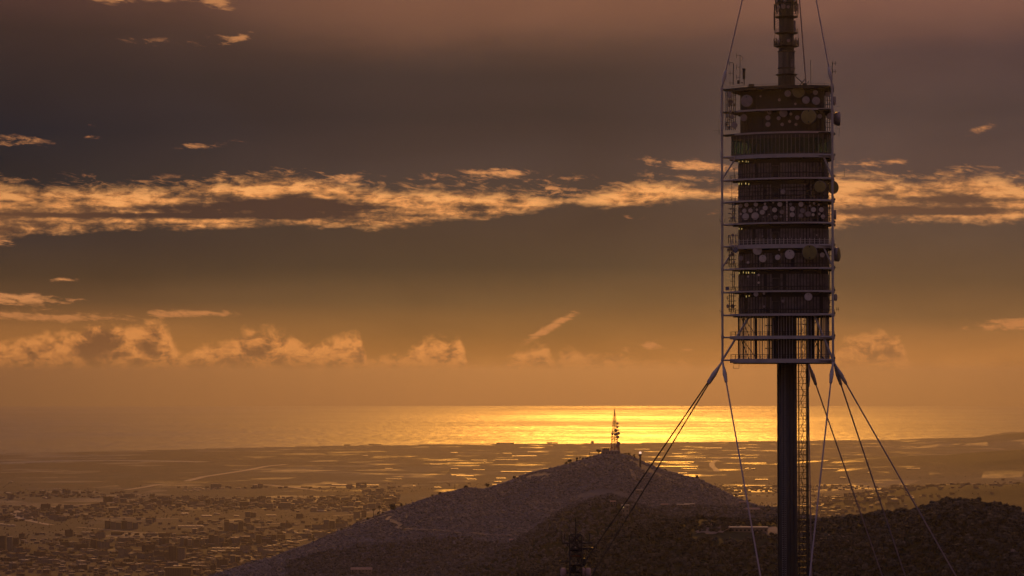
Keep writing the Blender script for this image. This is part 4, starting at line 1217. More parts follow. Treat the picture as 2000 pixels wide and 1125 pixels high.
def scatter(name, xs, ys, sc, variants, lab, cat='woodland'):
    zs = ground_np(xs, ys)
    me = bpy.data.meshes.new(name + '_points'); me.vertices.add(len(xs)); me.vertices.foreach_set('co', np.stack([xs, ys, zs], -1).astype(np.float32).ravel())
    a = me.attributes.new('size', 'FLOAT', 'POINT'); a.data.foreach_set('value', sc.astype(np.float32))
    a = me.attributes.new('turn', 'FLOAT', 'POINT'); a.data.foreach_set('value', rng.uniform(0, 6.28, len(xs)).astype(np.float32))
    a = me.attributes.new('pick', 'INT', 'POINT'); a.data.foreach_set('value', rng.integers(0, len(variants), len(xs)).astype(np.int32))
    o = link(name, me); tag(o, lab, cat, kind='stuff')
    lib = bpy.data.collections.new(name + '_kinds')
    for v in variants:
        q = bpy.data.objects.new('crown_kind', v); lib.objects.link(q)
    ng = bpy.data.node_groups.new(name, 'GeometryNodeTree'); ng.interface.new_socket('Geometry', in_out='INPUT', socket_type='NodeSocketGeometry'); ng.interface.new_socket('Geometry', in_out='OUTPUT', socket_type='NodeSocketGeometry')
    N_ = ng.nodes; gi, go = N_.new('NodeGroupInput'), N_.new('NodeGroupOutput')
    ci = N_.new('GeometryNodeCollectionInfo'); ci.inputs[0].default_value = lib; ci.inputs['Separate Children'].default_value = True; ci.inputs['Reset Children'].default_value = True
    ip = N_.new('GeometryNodeInstanceOnPoints'); ip.inputs['Pick Instance'].default_value = True

    def attr(nm, ty):
        k = N_.new('GeometryNodeInputNamedAttribute'); k.data_type = ty; k.inputs[0].default_value = nm; return k.outputs[0]
    L = ng.links.new
    L(gi.outputs[0], ip.inputs['Points']); L(ci.outputs[0], ip.inputs['Instance']); L(attr('pick', 'INT'), ip.inputs['Instance Index'])
    cx = N_.new('ShaderNodeCombineXYZ'); L(attr('turn', 'FLOAT'), cx.inputs[2]); L(cx.outputs[0], ip.inputs['Rotation'])
    cs = N_.new('ShaderNodeCombineXYZ'); sz = attr('size', 'FLOAT')
    for k in range(3): L(sz, cs.inputs[k])
    L(cs.outputs[0], ip.inputs['Scale']); L(ip.outputs[0], go.inputs[0])
    md = o.modifiers.new('scatter', 'NODES'); md.node_group = ng
    return o


LEAFH = mat('haze_tinted_foliage', (0, 0, 0), build=leaf_build((.17, .147, .152)))  # far-hill scrub, paled so that its colour itself carries haze
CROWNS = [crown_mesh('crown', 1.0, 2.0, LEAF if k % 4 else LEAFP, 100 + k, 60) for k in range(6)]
LEAFM = mat('mid_haze_tinted_foliage', (0, 0, 0), build=leaf_build((.085, .074, .075)))  # middle-ridge crowns lightened: haze between the ridges painted into the leaves
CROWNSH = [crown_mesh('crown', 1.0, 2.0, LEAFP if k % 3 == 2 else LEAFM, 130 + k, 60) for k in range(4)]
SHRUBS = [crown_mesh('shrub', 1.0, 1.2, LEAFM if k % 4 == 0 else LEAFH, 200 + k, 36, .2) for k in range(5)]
TRUNKS = [trunk_mesh(1.0, .16, 300 + k, False) for k in range(3)]
xs, ys = spread(26000, 1450, 2160, 780, 2100, 1)
cover = fbm(xs / 110, ys / 110, 31, 3)
u_ = 1000 + FPX * xs / ys
clear = ((u_ > 1350) & (u_ < 1560) & (ys > 1860) & (ys < 1960))
k = (cover > -.3) & ~(clear & (fbm(xs / 20, ys / 20, 8, 2) > -.08)); xs, ys = xs[k], ys[k]
zs = ground_np(xs, ys); sc = rng.uniform(1.1, 2.3, len(xs)) * np.where(xs / ys > .13, 1.25, 1.0)
inf, u_, v_ = in_frame(xs, ys, zs + 3 * sc, 60); vis = inf & visible_mask(xs, ys, zs + 2.6 * sc); keep = inf & visible_mask(xs, ys, zs + 14)
order = np.argsort(-(sc / ys) * np.where(vis & (u_ > 0) & (u_ < 2000) & (v_ < 1120), 1, 0))[:290]
solo = np.zeros(len(xs), bool); solo[order] = True
WL = [('rounded dark tree among the trees of the near wooded slope, left of the tower', 'trees on the near slope left of the tower'), ('rounded dark tree in the trees of the near wooded slope, right of the tower', 'trees on the near slope right of the tower'),
      ('bushy dark tree on the left flank of the wooded knoll at the right', 'trees on the left flank of the wooded knoll'), ('bushy dark tree on the crown of the wooded knoll at the right', 'trees on the crown of the wooded knoll'),
      ('bushy dark tree on the falling right side of the wooded knoll at the frame edge', 'trees on the right side of the wooded knoll')]
for n_, i in enumerate(order):
    ui = u_[i]; w_ = 0 if ui < 1540 else (1 if ui < 1740 else (2 if ui < 1815 else (3 if ui < 1930 else 4)))
    t = empty('tree', (xs[i], ys[i], zs[i]), WL[w_][0], 'tree', WL[w_][1], rng.uniform(0, 6.28)); s_ = float(sc[i]); t.scale = (s_, s_, s_)
    link('crown', CROWNS[n_ % 6], t, (0, 0, .25)); link('trunk', TRUNKS[n_ % 3], t)
k = keep & ~solo
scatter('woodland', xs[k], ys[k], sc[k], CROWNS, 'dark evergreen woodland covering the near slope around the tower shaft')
xs, ys = spread(42000, 2150, 3050, 560, 2000, 2); k = fbm(xs / 140, ys / 140, 41, 3) > -.3; xs, ys = xs[k], ys[k]; zs = ground_np(xs, ys); sc = rng.uniform(1.1, 2.4, len(xs))
inf, u_, v_ = in_frame(xs, ys, zs + 4); keep = inf & visible_mask(xs, ys, zs + 25)
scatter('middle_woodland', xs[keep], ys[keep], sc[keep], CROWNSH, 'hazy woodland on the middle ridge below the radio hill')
xs, ys = spread(110000, 2600, 3900, 380, 1800, 3); k = fbm(xs / 90, ys / 90, 51, 4) > -.2; xs, ys = xs[k], ys[k]; zs = ground_np(xs, ys); sc = rng.uniform(.6, 1.7, len(xs)) * (1 + .5 * (rng.random(len(xs)) > .93))
inf, u_, v_ = in_frame(xs, ys, zs + 4); keep = inf & visible_mask(xs, ys, zs + 30)
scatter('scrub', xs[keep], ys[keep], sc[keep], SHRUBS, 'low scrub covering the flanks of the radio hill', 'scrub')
print('scatter', keep.sum(), len(solo))

# ------------------------------------------------------------------ the radio hilltop
HD = 3560.0; HK = HD / FPX
q = pix(1194, 888, HD); gz = ground(q.x, HD)
fort = empty('hilltop_fort', (q.x, HD, gz - 1), 'pale block-like fort with rows of windows on the hilltop under the red lattice tower', 'fort building')
FZ = q.z - gz + 1        # local height of frame line 888


def fp(px, py): return ((px - 1194) * HK, FZ + (888 - py) * HK)


def fbox(x0, x1, y0, y1, depth, yc, name, m, parent=fort):
    (a, zt), (b, zb) = fp(x0, y0), fp(x1, y1)
    return MB().box(((a + b) / 2, yc, (zt + zb) / 2), (b - a, depth, zt - zb)).build(name, m, parent)


wl = fbox(1175, 1211, 880, 893, 14, 0, 'main_wall', PLASTER)
fbox(1163, 1220, 888.5, 900, 20, -1, 'terrace_wall', PLASTER)
fbox(1177, 1189, 876.5, 880.2, 6, -2, 'roof_room', PLASTER)
fbox(1176, 1190, 874.8, 876.2, 7, -2, 'canopy_roof', DARK)
for x in (1176.7, 1181, 1185, 1189): fbox(x - .3, x + .3, 876.2, 880.2, .4, -5.2, 'canopy_post', DARK)
fbox(1206, 1210, 871, 880, 4, 1, 'stair_tower', DARK)
for x in (1179, 1184.5, 1190, 1196, 1202, 1207.5): w_ = fbox(x - .9, x + .9, 883, 886, .5, -7, 'window', DARK); fbox(x - .9, x + .9, 885.9, 886.3, .7, -7.1, 'sill', PLASTER, w_)
for x in (1168, 1181, 1195, 1209): fbox(x - .7, x + .7, 891, 893.5, .5, -11.1, 'window', DARK)
q = pix(1200.5, 880, HD); tz = q.z
lt = empty('hilltop_lattice_tower', (q.x, HD + 2, tz - 3), 'tall tapering red lattice tower with round dishes standing on the hilltop fort', 'lattice tower')
ZT_ = (880 - 795) * HK + 3
for sx, sy in ((-1, -1), (1, -1), (1, 1), (-1, 1)):
    MB().tube((sx * 5.2, sy * 5.2, 0), (sx * 1.6, sy * 1.6, ZT_ * .68), .42, .3, n=5).build('leg', RED, lt); MB().tube((sx * 1.6, sy * 1.6, ZT_ * .68), (sx * .4, sy * .4, ZT_ * .93), .3, .2, n=5).build('leg', RED, lt)
MB().tube((0, 0, 0), (0, 0, ZT_ * .9), .45, .3, n=6).build('cable_spine', DARK, lt)
MB().tube((0, 0, ZT_ * .88), (0, 0, ZT_), .35, .2, n=6).build('top_aerial', RED, lt)
nn_ = 16
for k in range(nn_):
    z0, z1 = ZT_ * .93 * k / nn_, ZT_ * .93 * (k + 1) / nn_
    f = lambda z: np.interp(z, [0, ZT_ * .68, ZT_ * .93], [5.2, 1.6, .4])
    a, b = f(z0), f(z1); c = MB(); cs = ((-1, -1), (1, -1), (1, 1), (-1, 1))
    for j in range(4):
        p, q2 = cs[j], cs[(j + 1) % 4]
        c.tube((p[0] * a, p[1] * a, z0), (q2[0] * b, q2[1] * b, z1), .18, n=4, caps=False); c.tube((q2[0] * a, q2[1] * a, z0), (p[0] * b, p[1] * b, z1), .18, n=4, caps=False)
        c.tube((p[0] * b, p[1] * b, z1), (q2[0] * b, q2[1] * b, z1), .2, n=4, caps=False)
    c.build('bracing', RED if k % 3 else PALE, lt)
for py in (812, 817, 822, 826, 831):
    c = MB(); z = (880 - py) * HK + 3; s_ = 2.2 + (py - 812) * .05
    for k in range(4): c.tube((-s_, (k - 1.5) * .8, z), (s_, (k - 1.5) * .8, z), .14, n=4)
    for x in (-s_, s_): c.tube((x, 0, z - 1.2), (x, 0, z + 1.2), .16, n=4)
    c.build('aerial_array', RED, lt)
for px, py, r in ((1206, 827, 1.5), (1206.2, 834, 1.5), (1202.5, 841, 2.1), (1207, 840, 1.4), (1196, 847, 1.9), (1202, 848.5, 2.0), (1205, 847.5, 2), (1208, 846.5, 2), (1206, 853.5, 2.2), (1195.5, 850, 1), (1208, 866, 2.4), (1206, 871, 2.6), (1195, 874, 1.5), (1194, 853, 1)):
    o = MB().lathe([(r * .4, -.4 * r), (r * .95, -.15 * r), (r, .2 * r), (r * .3, .3 * r)], 14, axis=(.15, -1, 0)).build('dish_antenna', mat('far_dish', (.20, .14, .14), .7, 0, .1, .3), lt, loc=((px - 1200.5) * HK, -3.4, (880 - py) * HK + 3), smooth=True)
q = pix(1250.5, 905, HD - 60); g = ground(q.x, HD - 60)
bt = empty('beacon_tower', (q.x, HD - 60, g - 1), 'slim round tower with a shining lamp on top, right of the hilltop fort', 'beacon tower')
hh = pix(1250.5, 886.5, HD - 60).z - g + 1; kk = (HD - 60) / FPX
MB().lathe([(1.3, 0), (1.2, hh * .82), (2.0, hh * .9), (2.0, hh)], 14).build('shaft', DARK, bt)
BL = bpy.data.materials.new('beacon_lamp_lens'); BL.use_nodes = True; lb = BL.node_tree.nodes['Principled BSDF']; lb.inputs['Emission Color'].default_value = (1, .62, .42, 1); lb.inputs['Emission Strength'].default_value = 1.1
MB().lathe([(1.2, hh), (1.6, hh + .8), (1.5, hh + 2.2), (.5, hh + 3)], 12).build('lamp', BL, bt)
for px, y0, D, lab in ((1151.5, 883, HD - 20, 'taller thin pole left of the hilltop fort'), (1147, 892, HD - 40, 'shorter thin pole with a crossbar left of the hilltop fort'), (888.5, 945, rdist(0, 888), 'thin mast standing on the bare ridge'),
                       (741, 987, rdist(0, 741) + 10, 'taller aerial mast on the left shoulder of the hill'), (729.5, 993, rdist(0, 730) + 10, 'shorter aerial mast on the left shoulder of the hill'), (612, 1044, rdist(0, 612) + 5, 'short post on the lower left ridge line'),
                       (1438.5, 965, rdist(0, 1438) + 5, 'thin pole low on the right slope of the radio hill')):
    q = pix(px, y0, D); g = ground(q.x, D); h = q.z - g
    p_ = empty('aerial_pole', (q.x, D, g - .5), lab, 'pole'); kk = D / FPX
    MB().tube((0, 0, 0), (0, 0, h + .5), .5 if px not in (1151.5, 888.5) else .35, .25, n=6).build('post', DARK, p_)
    if px in (1147, 741, 729.5): MB().box((0, 0, h - 1.2), (3.4, .4, 1.6)).build('aerial_array', DARK, p_)
    else: MB().box((0, 0, h * .55), (1.0, .4, .5)).build('bracket', DARK, p_)

# ------------------------------------------------------------------ houses, tracks and clearings on the hills
ROADM = mat('pale_road', (.22, .18, .15), .8, 0, .12, .02, spec=.2)
DIRT = mat('dry_dirt', (.17, .125, .10), .95, 0, .2, .05, spec=.1)


def ribbon(name, pts, width, m, lift=.5, wpx=None, d0=700):
    """strip laid along the ground through the places seen at pts"""
    hs = [hit(x, y, d0) for x, y in pts]; hs = [h for h in hs if h is not None]
    P_ = []
    for a, b in zip(hs, hs[1:]):
        n = max(2, int((b - a).length / 40)); n = min(n, 40)
        for k in range(n): P_.append(a.lerp(b, k / n))
    P_.append(hs[-1]); v, f = [], []
    for i, p in enumerate(P_):
        t_ = (P_[min(i + 1, len(P_) - 1)] - P_[max(i - 1, 0)]); t_.z = 0; t_.normalize(); s_ = Vector((-t_.y, t_.x, 0)) * width / 2
        for q in (p - s_, p + s_): v.append((q.x, q.y, ground(q.x, q.y) + lift))
        if i: f.append((2 * i - 2, 2 * i, 2 * i + 1, 2 * i - 1))
    me = bpy.data.meshes.new(name); me.from_pydata(v, [], f); me.materials.append(m); me.update()
    return tag(link(name, me), kind='structure')


def patch(name, poly, m, lift=.5):
    hs = [hit(x, y) for x, y in poly]; c = sum((h for h in hs), Vector()) / len(hs); rd = random.Random(len(poly)); v = []; f = []; n = 36
    ring = []
    for k in range(n):
        t_ = k / n * len(hs); a, b = hs[int(t_) % len(hs)], hs[(int(t_) + 1) % len(hs)]; ring.append(c + (a.lerp(b, t_ % 1) - c) * rd.uniform(.75, 1.1))
    for j in range(7):
        for k in range(n): q = c + (ring[k] - c) * (j / 6 if j else .02); v.append((q.x, q.y, ground(q.x, q.y) + lift))
    for j in range(6):
        for k in range(n): f.append((j * n + k, j * n + (k + 1) % n, (j + 1) * n + (k + 1) % n, (j + 1) * n + k))
    me = bpy.data.meshes.new(name); me.from_pydata(v, [], f); me.materials.append(m); me.update()
    return tag(link(name, me), kind='structure')


ribbon('dirt_track', [(762, 1010), (756, 1016), (766, 1020), (778, 1024), (782, 1027), (774, 1032), (790, 1034.5), (830, 1036), (870, 1038), (905, 1043), (950, 1046), (1000, 1047)], 5, DIRT, 1.2, d0=2300)
ribbon('dirt_track', [(1232, 918), (1236, 925), (1238, 933), (1241, 940)], 6, DIRT, 1.2, d0=2900)
ribbon('dirt_track', [(1585, 1047), (1620, 1049), (1660, 1054), (1700, 1057), (1745, 1056)], 3, DIRT, 1.6, d0=1400)
ribbon('dirt_track', [(1600, 1056), (1650, 1060), (1700, 1063), (1770, 1064)], 2.5, DIRT, 1.6, d0=1400)
patch('bare_slope', [(1352, 1046), (1362, 1032), (1385, 1022), (1420, 1021), (1450, 1030), (1420, 1040), (1385, 1047)], DIRT, .8)
patch('bare_slope', [(1470, 1036), (1510, 1030), (1540, 1038), (1560, 1050), (1520, 1052), (1480, 1046)], DIRT, .8)
patch('bare_slope', [(1960, 1078), (1975, 1073), (1993, 1078), (1984, 1085)], DIRT, .8)
ROOFT = mat('tile_roof', (.30, .17, .11), .8, 0, .15, .4, spec=.2); WALLP = mat('pale_render_wall', (.2, .15, .12), .85, 0, .08, .3, spec=.2)
ROOFW = mat('pale_flat_roof', (.4, .34, .28), .95, 0, .1, .1, spec=.05)


def house(px, py, w, d, h, label, gable=True, lit=False, storeys=2, wallm=None, group=None, d0=1400, cat='house'):
    p = hit(px, py, d0)
    if p is None: return
    t = empty('house', (p.x, p.y, p.z - .5), label, cat, group)
    MB().box((0, 0, h / 2), (w, d, h)).build('wall', wallm or WALLP, t)
    if gable:
        b = MB(); o = .5
        b.add([(-w / 2 - o, -d / 2 - o, h), (w / 2 + o, -d / 2 - o, h), (w / 2 + o, d / 2 + o, h), (-w / 2 - o, d / 2 + o, h), (-w / 2 - o, 0, h + d * .22), (w / 2 + o, 0, h + d * .22)],
              [(0, 1, 5, 4), (2, 3, 4, 5), (0, 4, 3), (1, 2, 5), (3, 2, 1, 0)]); b.build('roof', ROOFT, t)
    else: MB().box((0, 0, h + .25), (w + .8, d + .8, .5)).build('roof', ROOFW, t)
    n = max(2, int(w / 3.2))
    for s_ in range(storeys):
        for k in range(n):
            x = (k + .5) / n * w - w / 2; z = (s_ + .55) * h / storeys
            wd = MB().box((x, -d / 2 - .03, z), (1.1, .12, 1.3)).build('window', LAMP if (lit and s_ == storeys - 1 and k == 0) else DARK, t)
    return t


p_ = house(1221, 1008, 7, 7, 10.5, 'tall pale house catching light in the woods under the guy cables', False, True, 3)
house(1197, 987, 5, 5, 4, 'small pale hut left of the tall lit house', d0=2200)
house(1249, 966, 8, 6, 6, 'pale house on the middle slope between the two left guy cables', d0=2700, gable=False)
house(1298, 991, 8, 6, 4, 'small white house on the wooded saddle, nearest the cables', d0=2400)
house(1334, 993, 13, 7, 4.5, 'low white house on the wooded saddle, left of its pair', d0=2400, gable=False)
house(1347, 992, 11, 7, 4.5, 'low white house on the wooded saddle, right of its pair', d0=2400, gable=False)
house(1451, 989, 9, 7, 6, 'bright small house among trees at the foot of the radio hill', d0=2400)
house(1470, 1003, 14, 8, 5, 'long pale house lower at the foot of the radio hill', d0=2400)
house(1003, 1061, 9, 7, 4, 'tiny pale house in the hazy valley left of the middle ridge', d0=2300)
house(706, 1122, 22, 10, 6, 'lit farmstead roof at the bottom edge below the radio hill', d0=2300)
p = hit(1462, 1038, 1500)
if p:
    t = empty('long_low_building', (p.x, p.y, p.z - .5), 'long low building with a bright flat roof in the clearing left of the shaft', 'building')
    MB().box((0, 0, 1.7), (26, 9, 3.4)).build('wall', WALLP, t); MB().box((0, 0, 3.6), (27.4, 10.4, .4)).build('roof', mat('worn_flat_roof', (.4, .34, .26), .95, 0, .1, .2, spec=.05), t)
    for k in range(9): MB().box((-11.6 + k * 2.9, -4.55, 1.6), (1.5, .12, 1.2)).build('window', DARK, t)

# ------------------------------------------------------------------ roads, canals on the plain
for nm, pts, w in (('motorway', [(300, 978), (232, 981), (150, 987), (70, 993), (38, 998), (27, 1003), (30, 1009), (42, 1014), (62, 1018.5), (100, 1026)], 26),
                   ('motorway', [(56, 1014), (74, 1007), (98, 1003), (104, 998), (100, 995)], 20),
                   ('motorway', [(36, 999), (44, 1004), (46, 1010), (60, 1016)], 14),
                   ('motorway', [(364, 940), (400, 931), (440, 925), (480, 919), (520, 911), (560, 907)], 40),
                   ('road', [(246, 957), (280, 952), (314, 946)], 34), ('road', [(495, 946), (530, 948), (570, 952), (610, 957), (632, 958)], 36),
                   ('road', [(150, 1030), (200, 1034), (270, 1041)], 16), ('road', [(0, 923), (60, 922), (130, 920)], 70), ('road', [(210, 1010), (280, 1013), (350, 1013)], 22),
                   ('river', [(0, 905), (60, 902.5), (130, 900), (220, 899.5), (300, 900.5), (400, 902.5)], 150), ('river', [(95, 891), (160, 891), (255, 890)], 100),
                   ('motorway', [(1400, 899), (1390, 905), (1391, 911), (1397, 916), (1400, 921)], 30), ('road', [(1335, 896), (1370, 897), (1400, 896), (1424, 893)], 40),
                   ('road', [(478, 1024), (520, 1024), (560, 1022)], 16), ('road', [(650, 1008), (690, 1005), (720, 1001)], 16), ('road', [(0, 1062), (80, 1060), (200, 1057)], 9), ('road', [(540, 1063), (580, 1058), (640, 1044)], 11)):
    if nm == 'river': ribbon(nm, pts, w, mat('river_water', (.04, .04, .03), .38, 0, .1, .01), .8, d0=5500)
    else: ribbon(nm, pts, w, ROADM, 1.0, d0=5500)

# ------------------------------------------------------------------ glasshouses and ponds that catch the sun


def glassroof(nt, b):
    b.inputs['Base Color'].default_value = (.25, .22, .18, 1); b.inputs['Roughness'].default_value = .56; b.inputs['IOR'].default_value = 1.45


GLAZE = mat('greenhouse_plastic', (0, 0, 0), build=glassroof)
PONDM = mat('pond_water', (.03, .03, .025), .42, 0, .1, .01)


def greenhouse(x0, x1, py, thick, label, kind='greenhouse', align=True, m=None):
    c = hit((x0 + x1) / 2, py, 5200)
    if c is None: return
    w = max((x1 - x0) / FPX * c.y, 12); dist = c.y
    depth = max(min(.36 * thick * dist * dist / (FPX * 518) * (1 if dist < 14000 else .7), 320), 14)
    az = math.atan2(c.x, c.y); dep = (CAM_Z - c.z) / dist
    t = empty(kind, (c.x, c.y, c.z - .5), label, 'greenhouse' if kind == 'greenhouse' else kind)
    t['group'] = {'greenhouse': 'glasshouses catching the sun on the plain', 'pond': 'ponds catching the sun on the plain'}.get(kind, 'bright roofs')
    if kind == 'pond':
        n = 28; rd = random.Random(int(x0)); o = [(math.cos(6.283 * k / n) * w / 2 * rd.uniform(.86, 1.05), math.sin(6.283 * k / n) * depth / 2 * rd.uniform(.8, 1.05)) for k in range(n)]
        MB().prism(o, .2, 1.6).build('water', m or PONDM, t); MB().prism([(x * 1.04, y * 1.08) for x, y in o], -1.5, .9).build('bank', DIRT, t); return
    # surfaces leaning so that they face half way between the sun and the viewpoint
    s_ = Vector(sdir); vdir = Vector((-c.x, -c.y, CAM_Z - c.z)).normalized(); hv = (s_ + vdir).normalized()
    lim = .13 * hv.z; hv = Vector((max(-lim, min(lim, hv.x)), hv.y, hv.z)).normalized()
    MB().box((0, 0, 1.8), (w, depth, 3.6)).build('wall', WALLP, t)
    nsp = int(min(max(depth / 14, 2), 14)); rf = MB(); sp_ = depth / nsp; tx, ty = -hv.x / hv.z, -hv.y / hv.z
    for k in range(nsp):      # saw-tooth spans
        y0 = -depth / 2 + k * sp_; y1 = y0 + sp_ * .94; z = 3.9; hw = w / 2; nx = max(1, int(w / 12))
        for i in range(nx):
            xa, xb = -hw + w * i / nx, -hw + w * (i + .97) / nx; zz = lambda x_, y_: z + abs(tx) * (xb - xa) * .5 + tx * (x_ - (xa + xb) / 2) + ty * (y_ - y0)
            mn = min(zz(xa, y0), zz(xb, y0), zz(xa, y1), zz(xb, y1)) - 3.7; off = -mn if mn < 0 else 0
            rf.add([(xa, y0, zz(xa, y0) + off), (xb, y0, zz(xb, y0) + off), (xb, y1, zz(xb, y1) + off), (xa, y1, zz(xa, y1) + off), (xa, y1, 3.62), (xb, y1, 3.62), (xa, y0, 3.62), (xb, y0, 3.62)],
                   [(0, 1, 2, 3), (3, 2, 5, 4), (1, 0, 6, 7), (0, 3, 4, 6), (2, 1, 7, 5)])
    o = rf.build('roof', m or GLAZE, t); o['kind'] = 'stuff'


GL = [(648, 679, 948.5, 2.4), (710, 740, 949, 2.2), (840, 864, 908, 1.8), (880, 894, 885.3, 1.6), (752, 767, 916.5, 1.5), (709, 718, 890.8, 1.5), (807, 812, 951, 1.2), (848, 862, 953.5, 1.6), (619, 638, 999, 1.4), (670, 690, 994, 1),
      (520, 540, 1008, 1.4), (892, 925, 931, 1.6), (912, 931, 937.5, 1.3), (872, 903, 900.5, 1.1), (1009, 1048, 891.5, 3), (1000, 1008, 892, 1.8), (982, 1000, 886.5, 1.2), (1031, 1072, 884, .9), (945, 951, 904, 1.4), (978, 1040, 922.5, 2.4),
      (969, 988, 935.5, 1.6), (1025, 1040, 927.3, 1.6), (920, 951, 900, 1.1), (968, 1012, 899.2, 1), (924, 947, 919, 1), (962, 983, 948, 1.5), (965, 980, 942, 1), (1240, 1268, 878.3, 1.3), (1324, 1342, 925.3, 2), (1312, 1333, 887.3, 1.2),
      (1328, 1378, 895.5, 1), (880, 895, 916.6, 1.2), (1378, 1410, 876, 1.8), (1440, 1456, 876.7, 2), (1455, 1463, 916.5, 1.6), (1467, 1475, 916.8, 1.2), (1475, 1500, 938, 1.5), (1462, 1495, 950, 1.4), (1490, 1508, 955, 1.4), (1604, 1640, 917, 1),
      (1770, 1797, 916.3, 1), (1604, 1616, 987, 1), (1760, 1790, 872.7, .8), (754, 785, 937, .8), (1015, 1030, 938, .8), (560, 572, 1060, 1), (354, 368, 1004.5, 2.6), (394, 414, 1009, 2.4), (457, 467, 1009.3, 1.4), (418, 430, 1005, 1),
      (348, 398, 1029.5, 2), (160, 185, 1041.5, 1), (0, 12, 1026, 2.2), (14, 31, 1027.8, 2), (89, 94, 974, 2.2), (104, 120, 957, .8), (20, 25, 941.5, 1.5), (12, 22, 964.5, 1.6), (415, 470, 1073, .7), (412, 424, 1079, 1), (426, 446, 1078.3, .8),
      (521, 530, 1068, 1.6), (533, 542, 1067.5, 1.4), (552, 558, 1041.5, 1.3), (576, 582, 1042, 1.2), (600, 610, 1039.5, .9), (200, 206, 1101, 1.2), (199, 214, 1100, .8), (452, 478, 1079, .8), (240, 252, 1103, .7), (262, 276, 1105, .8), (270, 282, 1084, .8),
      (1408, 1414, 972, 1), (1660, 1668, 969, 1), (1640, 1652, 934, .8), (1695, 1700, 924, 1), (1700, 1706, 967, 1), (1780, 1784, 974, .9)]
POS = [(300, 'far left of the plain'), (520, 'left of the plain'), (700, 'plain left of the ridge foot'), (900, 'plain above the lower ridge'), (1100, 'plain left of the summit'), (1420, 'plain right of the summit'), (1560, 'plain just left of the shaft'), (2100, 'plain right of the shaft')]
TH = []
for g_ in GL:
    x0, x1, py, th = g_; w_ = x1 - x0; px = (x0 + x1) / 2
    where = next(t_ for l_, t_ in POS if px < l_)
    sz = 'long' if w_ > 28 else ('broad' if w_ > 15 else 'small')
    greenhouse(x0, x1, py, th, f"{sz} glinting glasshouse on the {where}, {'near shore' if py < 900 else ('midway' if py < 960 else 'near town')}")
GLB = 0
for x0, x1, py, th in ((1256, 1374, 902.5, 2.0), (1300, 1352, 905.4, 1.2), (1276, 1368, 911, 2.2), (1330, 1366, 915, 1.4)):
    greenhouse(x0, x1, py, th, f"{'wide' if x1 - x0 > 60 else 'narrow'} pond shining gold beyond the right slope, {'farther' if py < 905 else ('nearest' if py > 914 else 'middle')} row", 'pond')
# a field of glittering low roofs
for k in range(20):
    x = random.uniform(356, 470); greenhouse(x, x + random.uniform(2, 7), random.choice((954.5, 957, 959.5)) + random.uniform(-.6, .6), .7, 'one of the tiny glinting roofs strung along the plain, left')

# ------------------------------------------------------------------ town


def facade(c):
    def f(nt, b):
        tc = nt.nodes.new('ShaderNodeTexCoord'); sp = nt.nodes.new('ShaderNodeSeparateXYZ'); nt.links.new(tc.outputs['Object'], sp.inputs[0])
        x, y, z = X(sp.outputs[0]), X(sp.outputs[1]), X(sp.outputs[2])
        fl_ = X.m('FRACT', z / 3.0); cl_ = X.m('FRACT', (x + y) / 4.2)
        win = X.m('GREATER_THAN', fl_, .45) * X.m('GREATER_THAN', cl_, .5)
        nt.links.new(mixc(win * .8, tuple(c) + (1,), tuple(q * .25 for q in c) + (1,)).s, b.inputs['Base Color']); b.inputs['Roughness'].default_value = .85; b.inputs['Specular IOR Level'].default_value = .15
    return f


FAC = [mat(n, (0, 0, 0), build=facade(c)) for n, c in (('brick_facade', (.10, .07, .06)), ('cream_facade', (.17, .135, .12)), ('grey_facade', (.12, .105, .105)))]
RFM = [mat('town_roof', (.07, .05, .04), .9, 0, .2, .05, spec=.05), mat('town_tile_roof', (.10, .05, .035), .9, 0, .15, .05, spec=.05), mat('town_pale_roof', (.22, .17, .13), .6, 0, .15, .05, spec=.3)]


def block(px0, px1, ytop, ybot, label, depth=14, mi=0, group=None, steps=1):
    c = hit((px0 + px1) / 2, ybot, 4800)
    if c is None: return
    w = (px1 - px0) / FPX * c.y; h = (ybot - ytop) * c.y / FPX
    t = empty('apartment_block', (c.x, c.y, c.z - 1), label, 'apartment block', group)
    for k in range(steps):
        ww = w / steps; hh = h * (1 - .12 * ((k * 7) % 3)); x = -w / 2 + ww * (k + .5)
        MB().box((x, (k % 2) * 4, hh / 2), (ww * .94, depth, hh)).build('wall', FAC[(mi + k) % 3], t); MB().box((x, (k % 2) * 4, hh + .4), (ww * .94 + .8, depth + .8, .8)).build('roof', RFM[mi % 3], t)


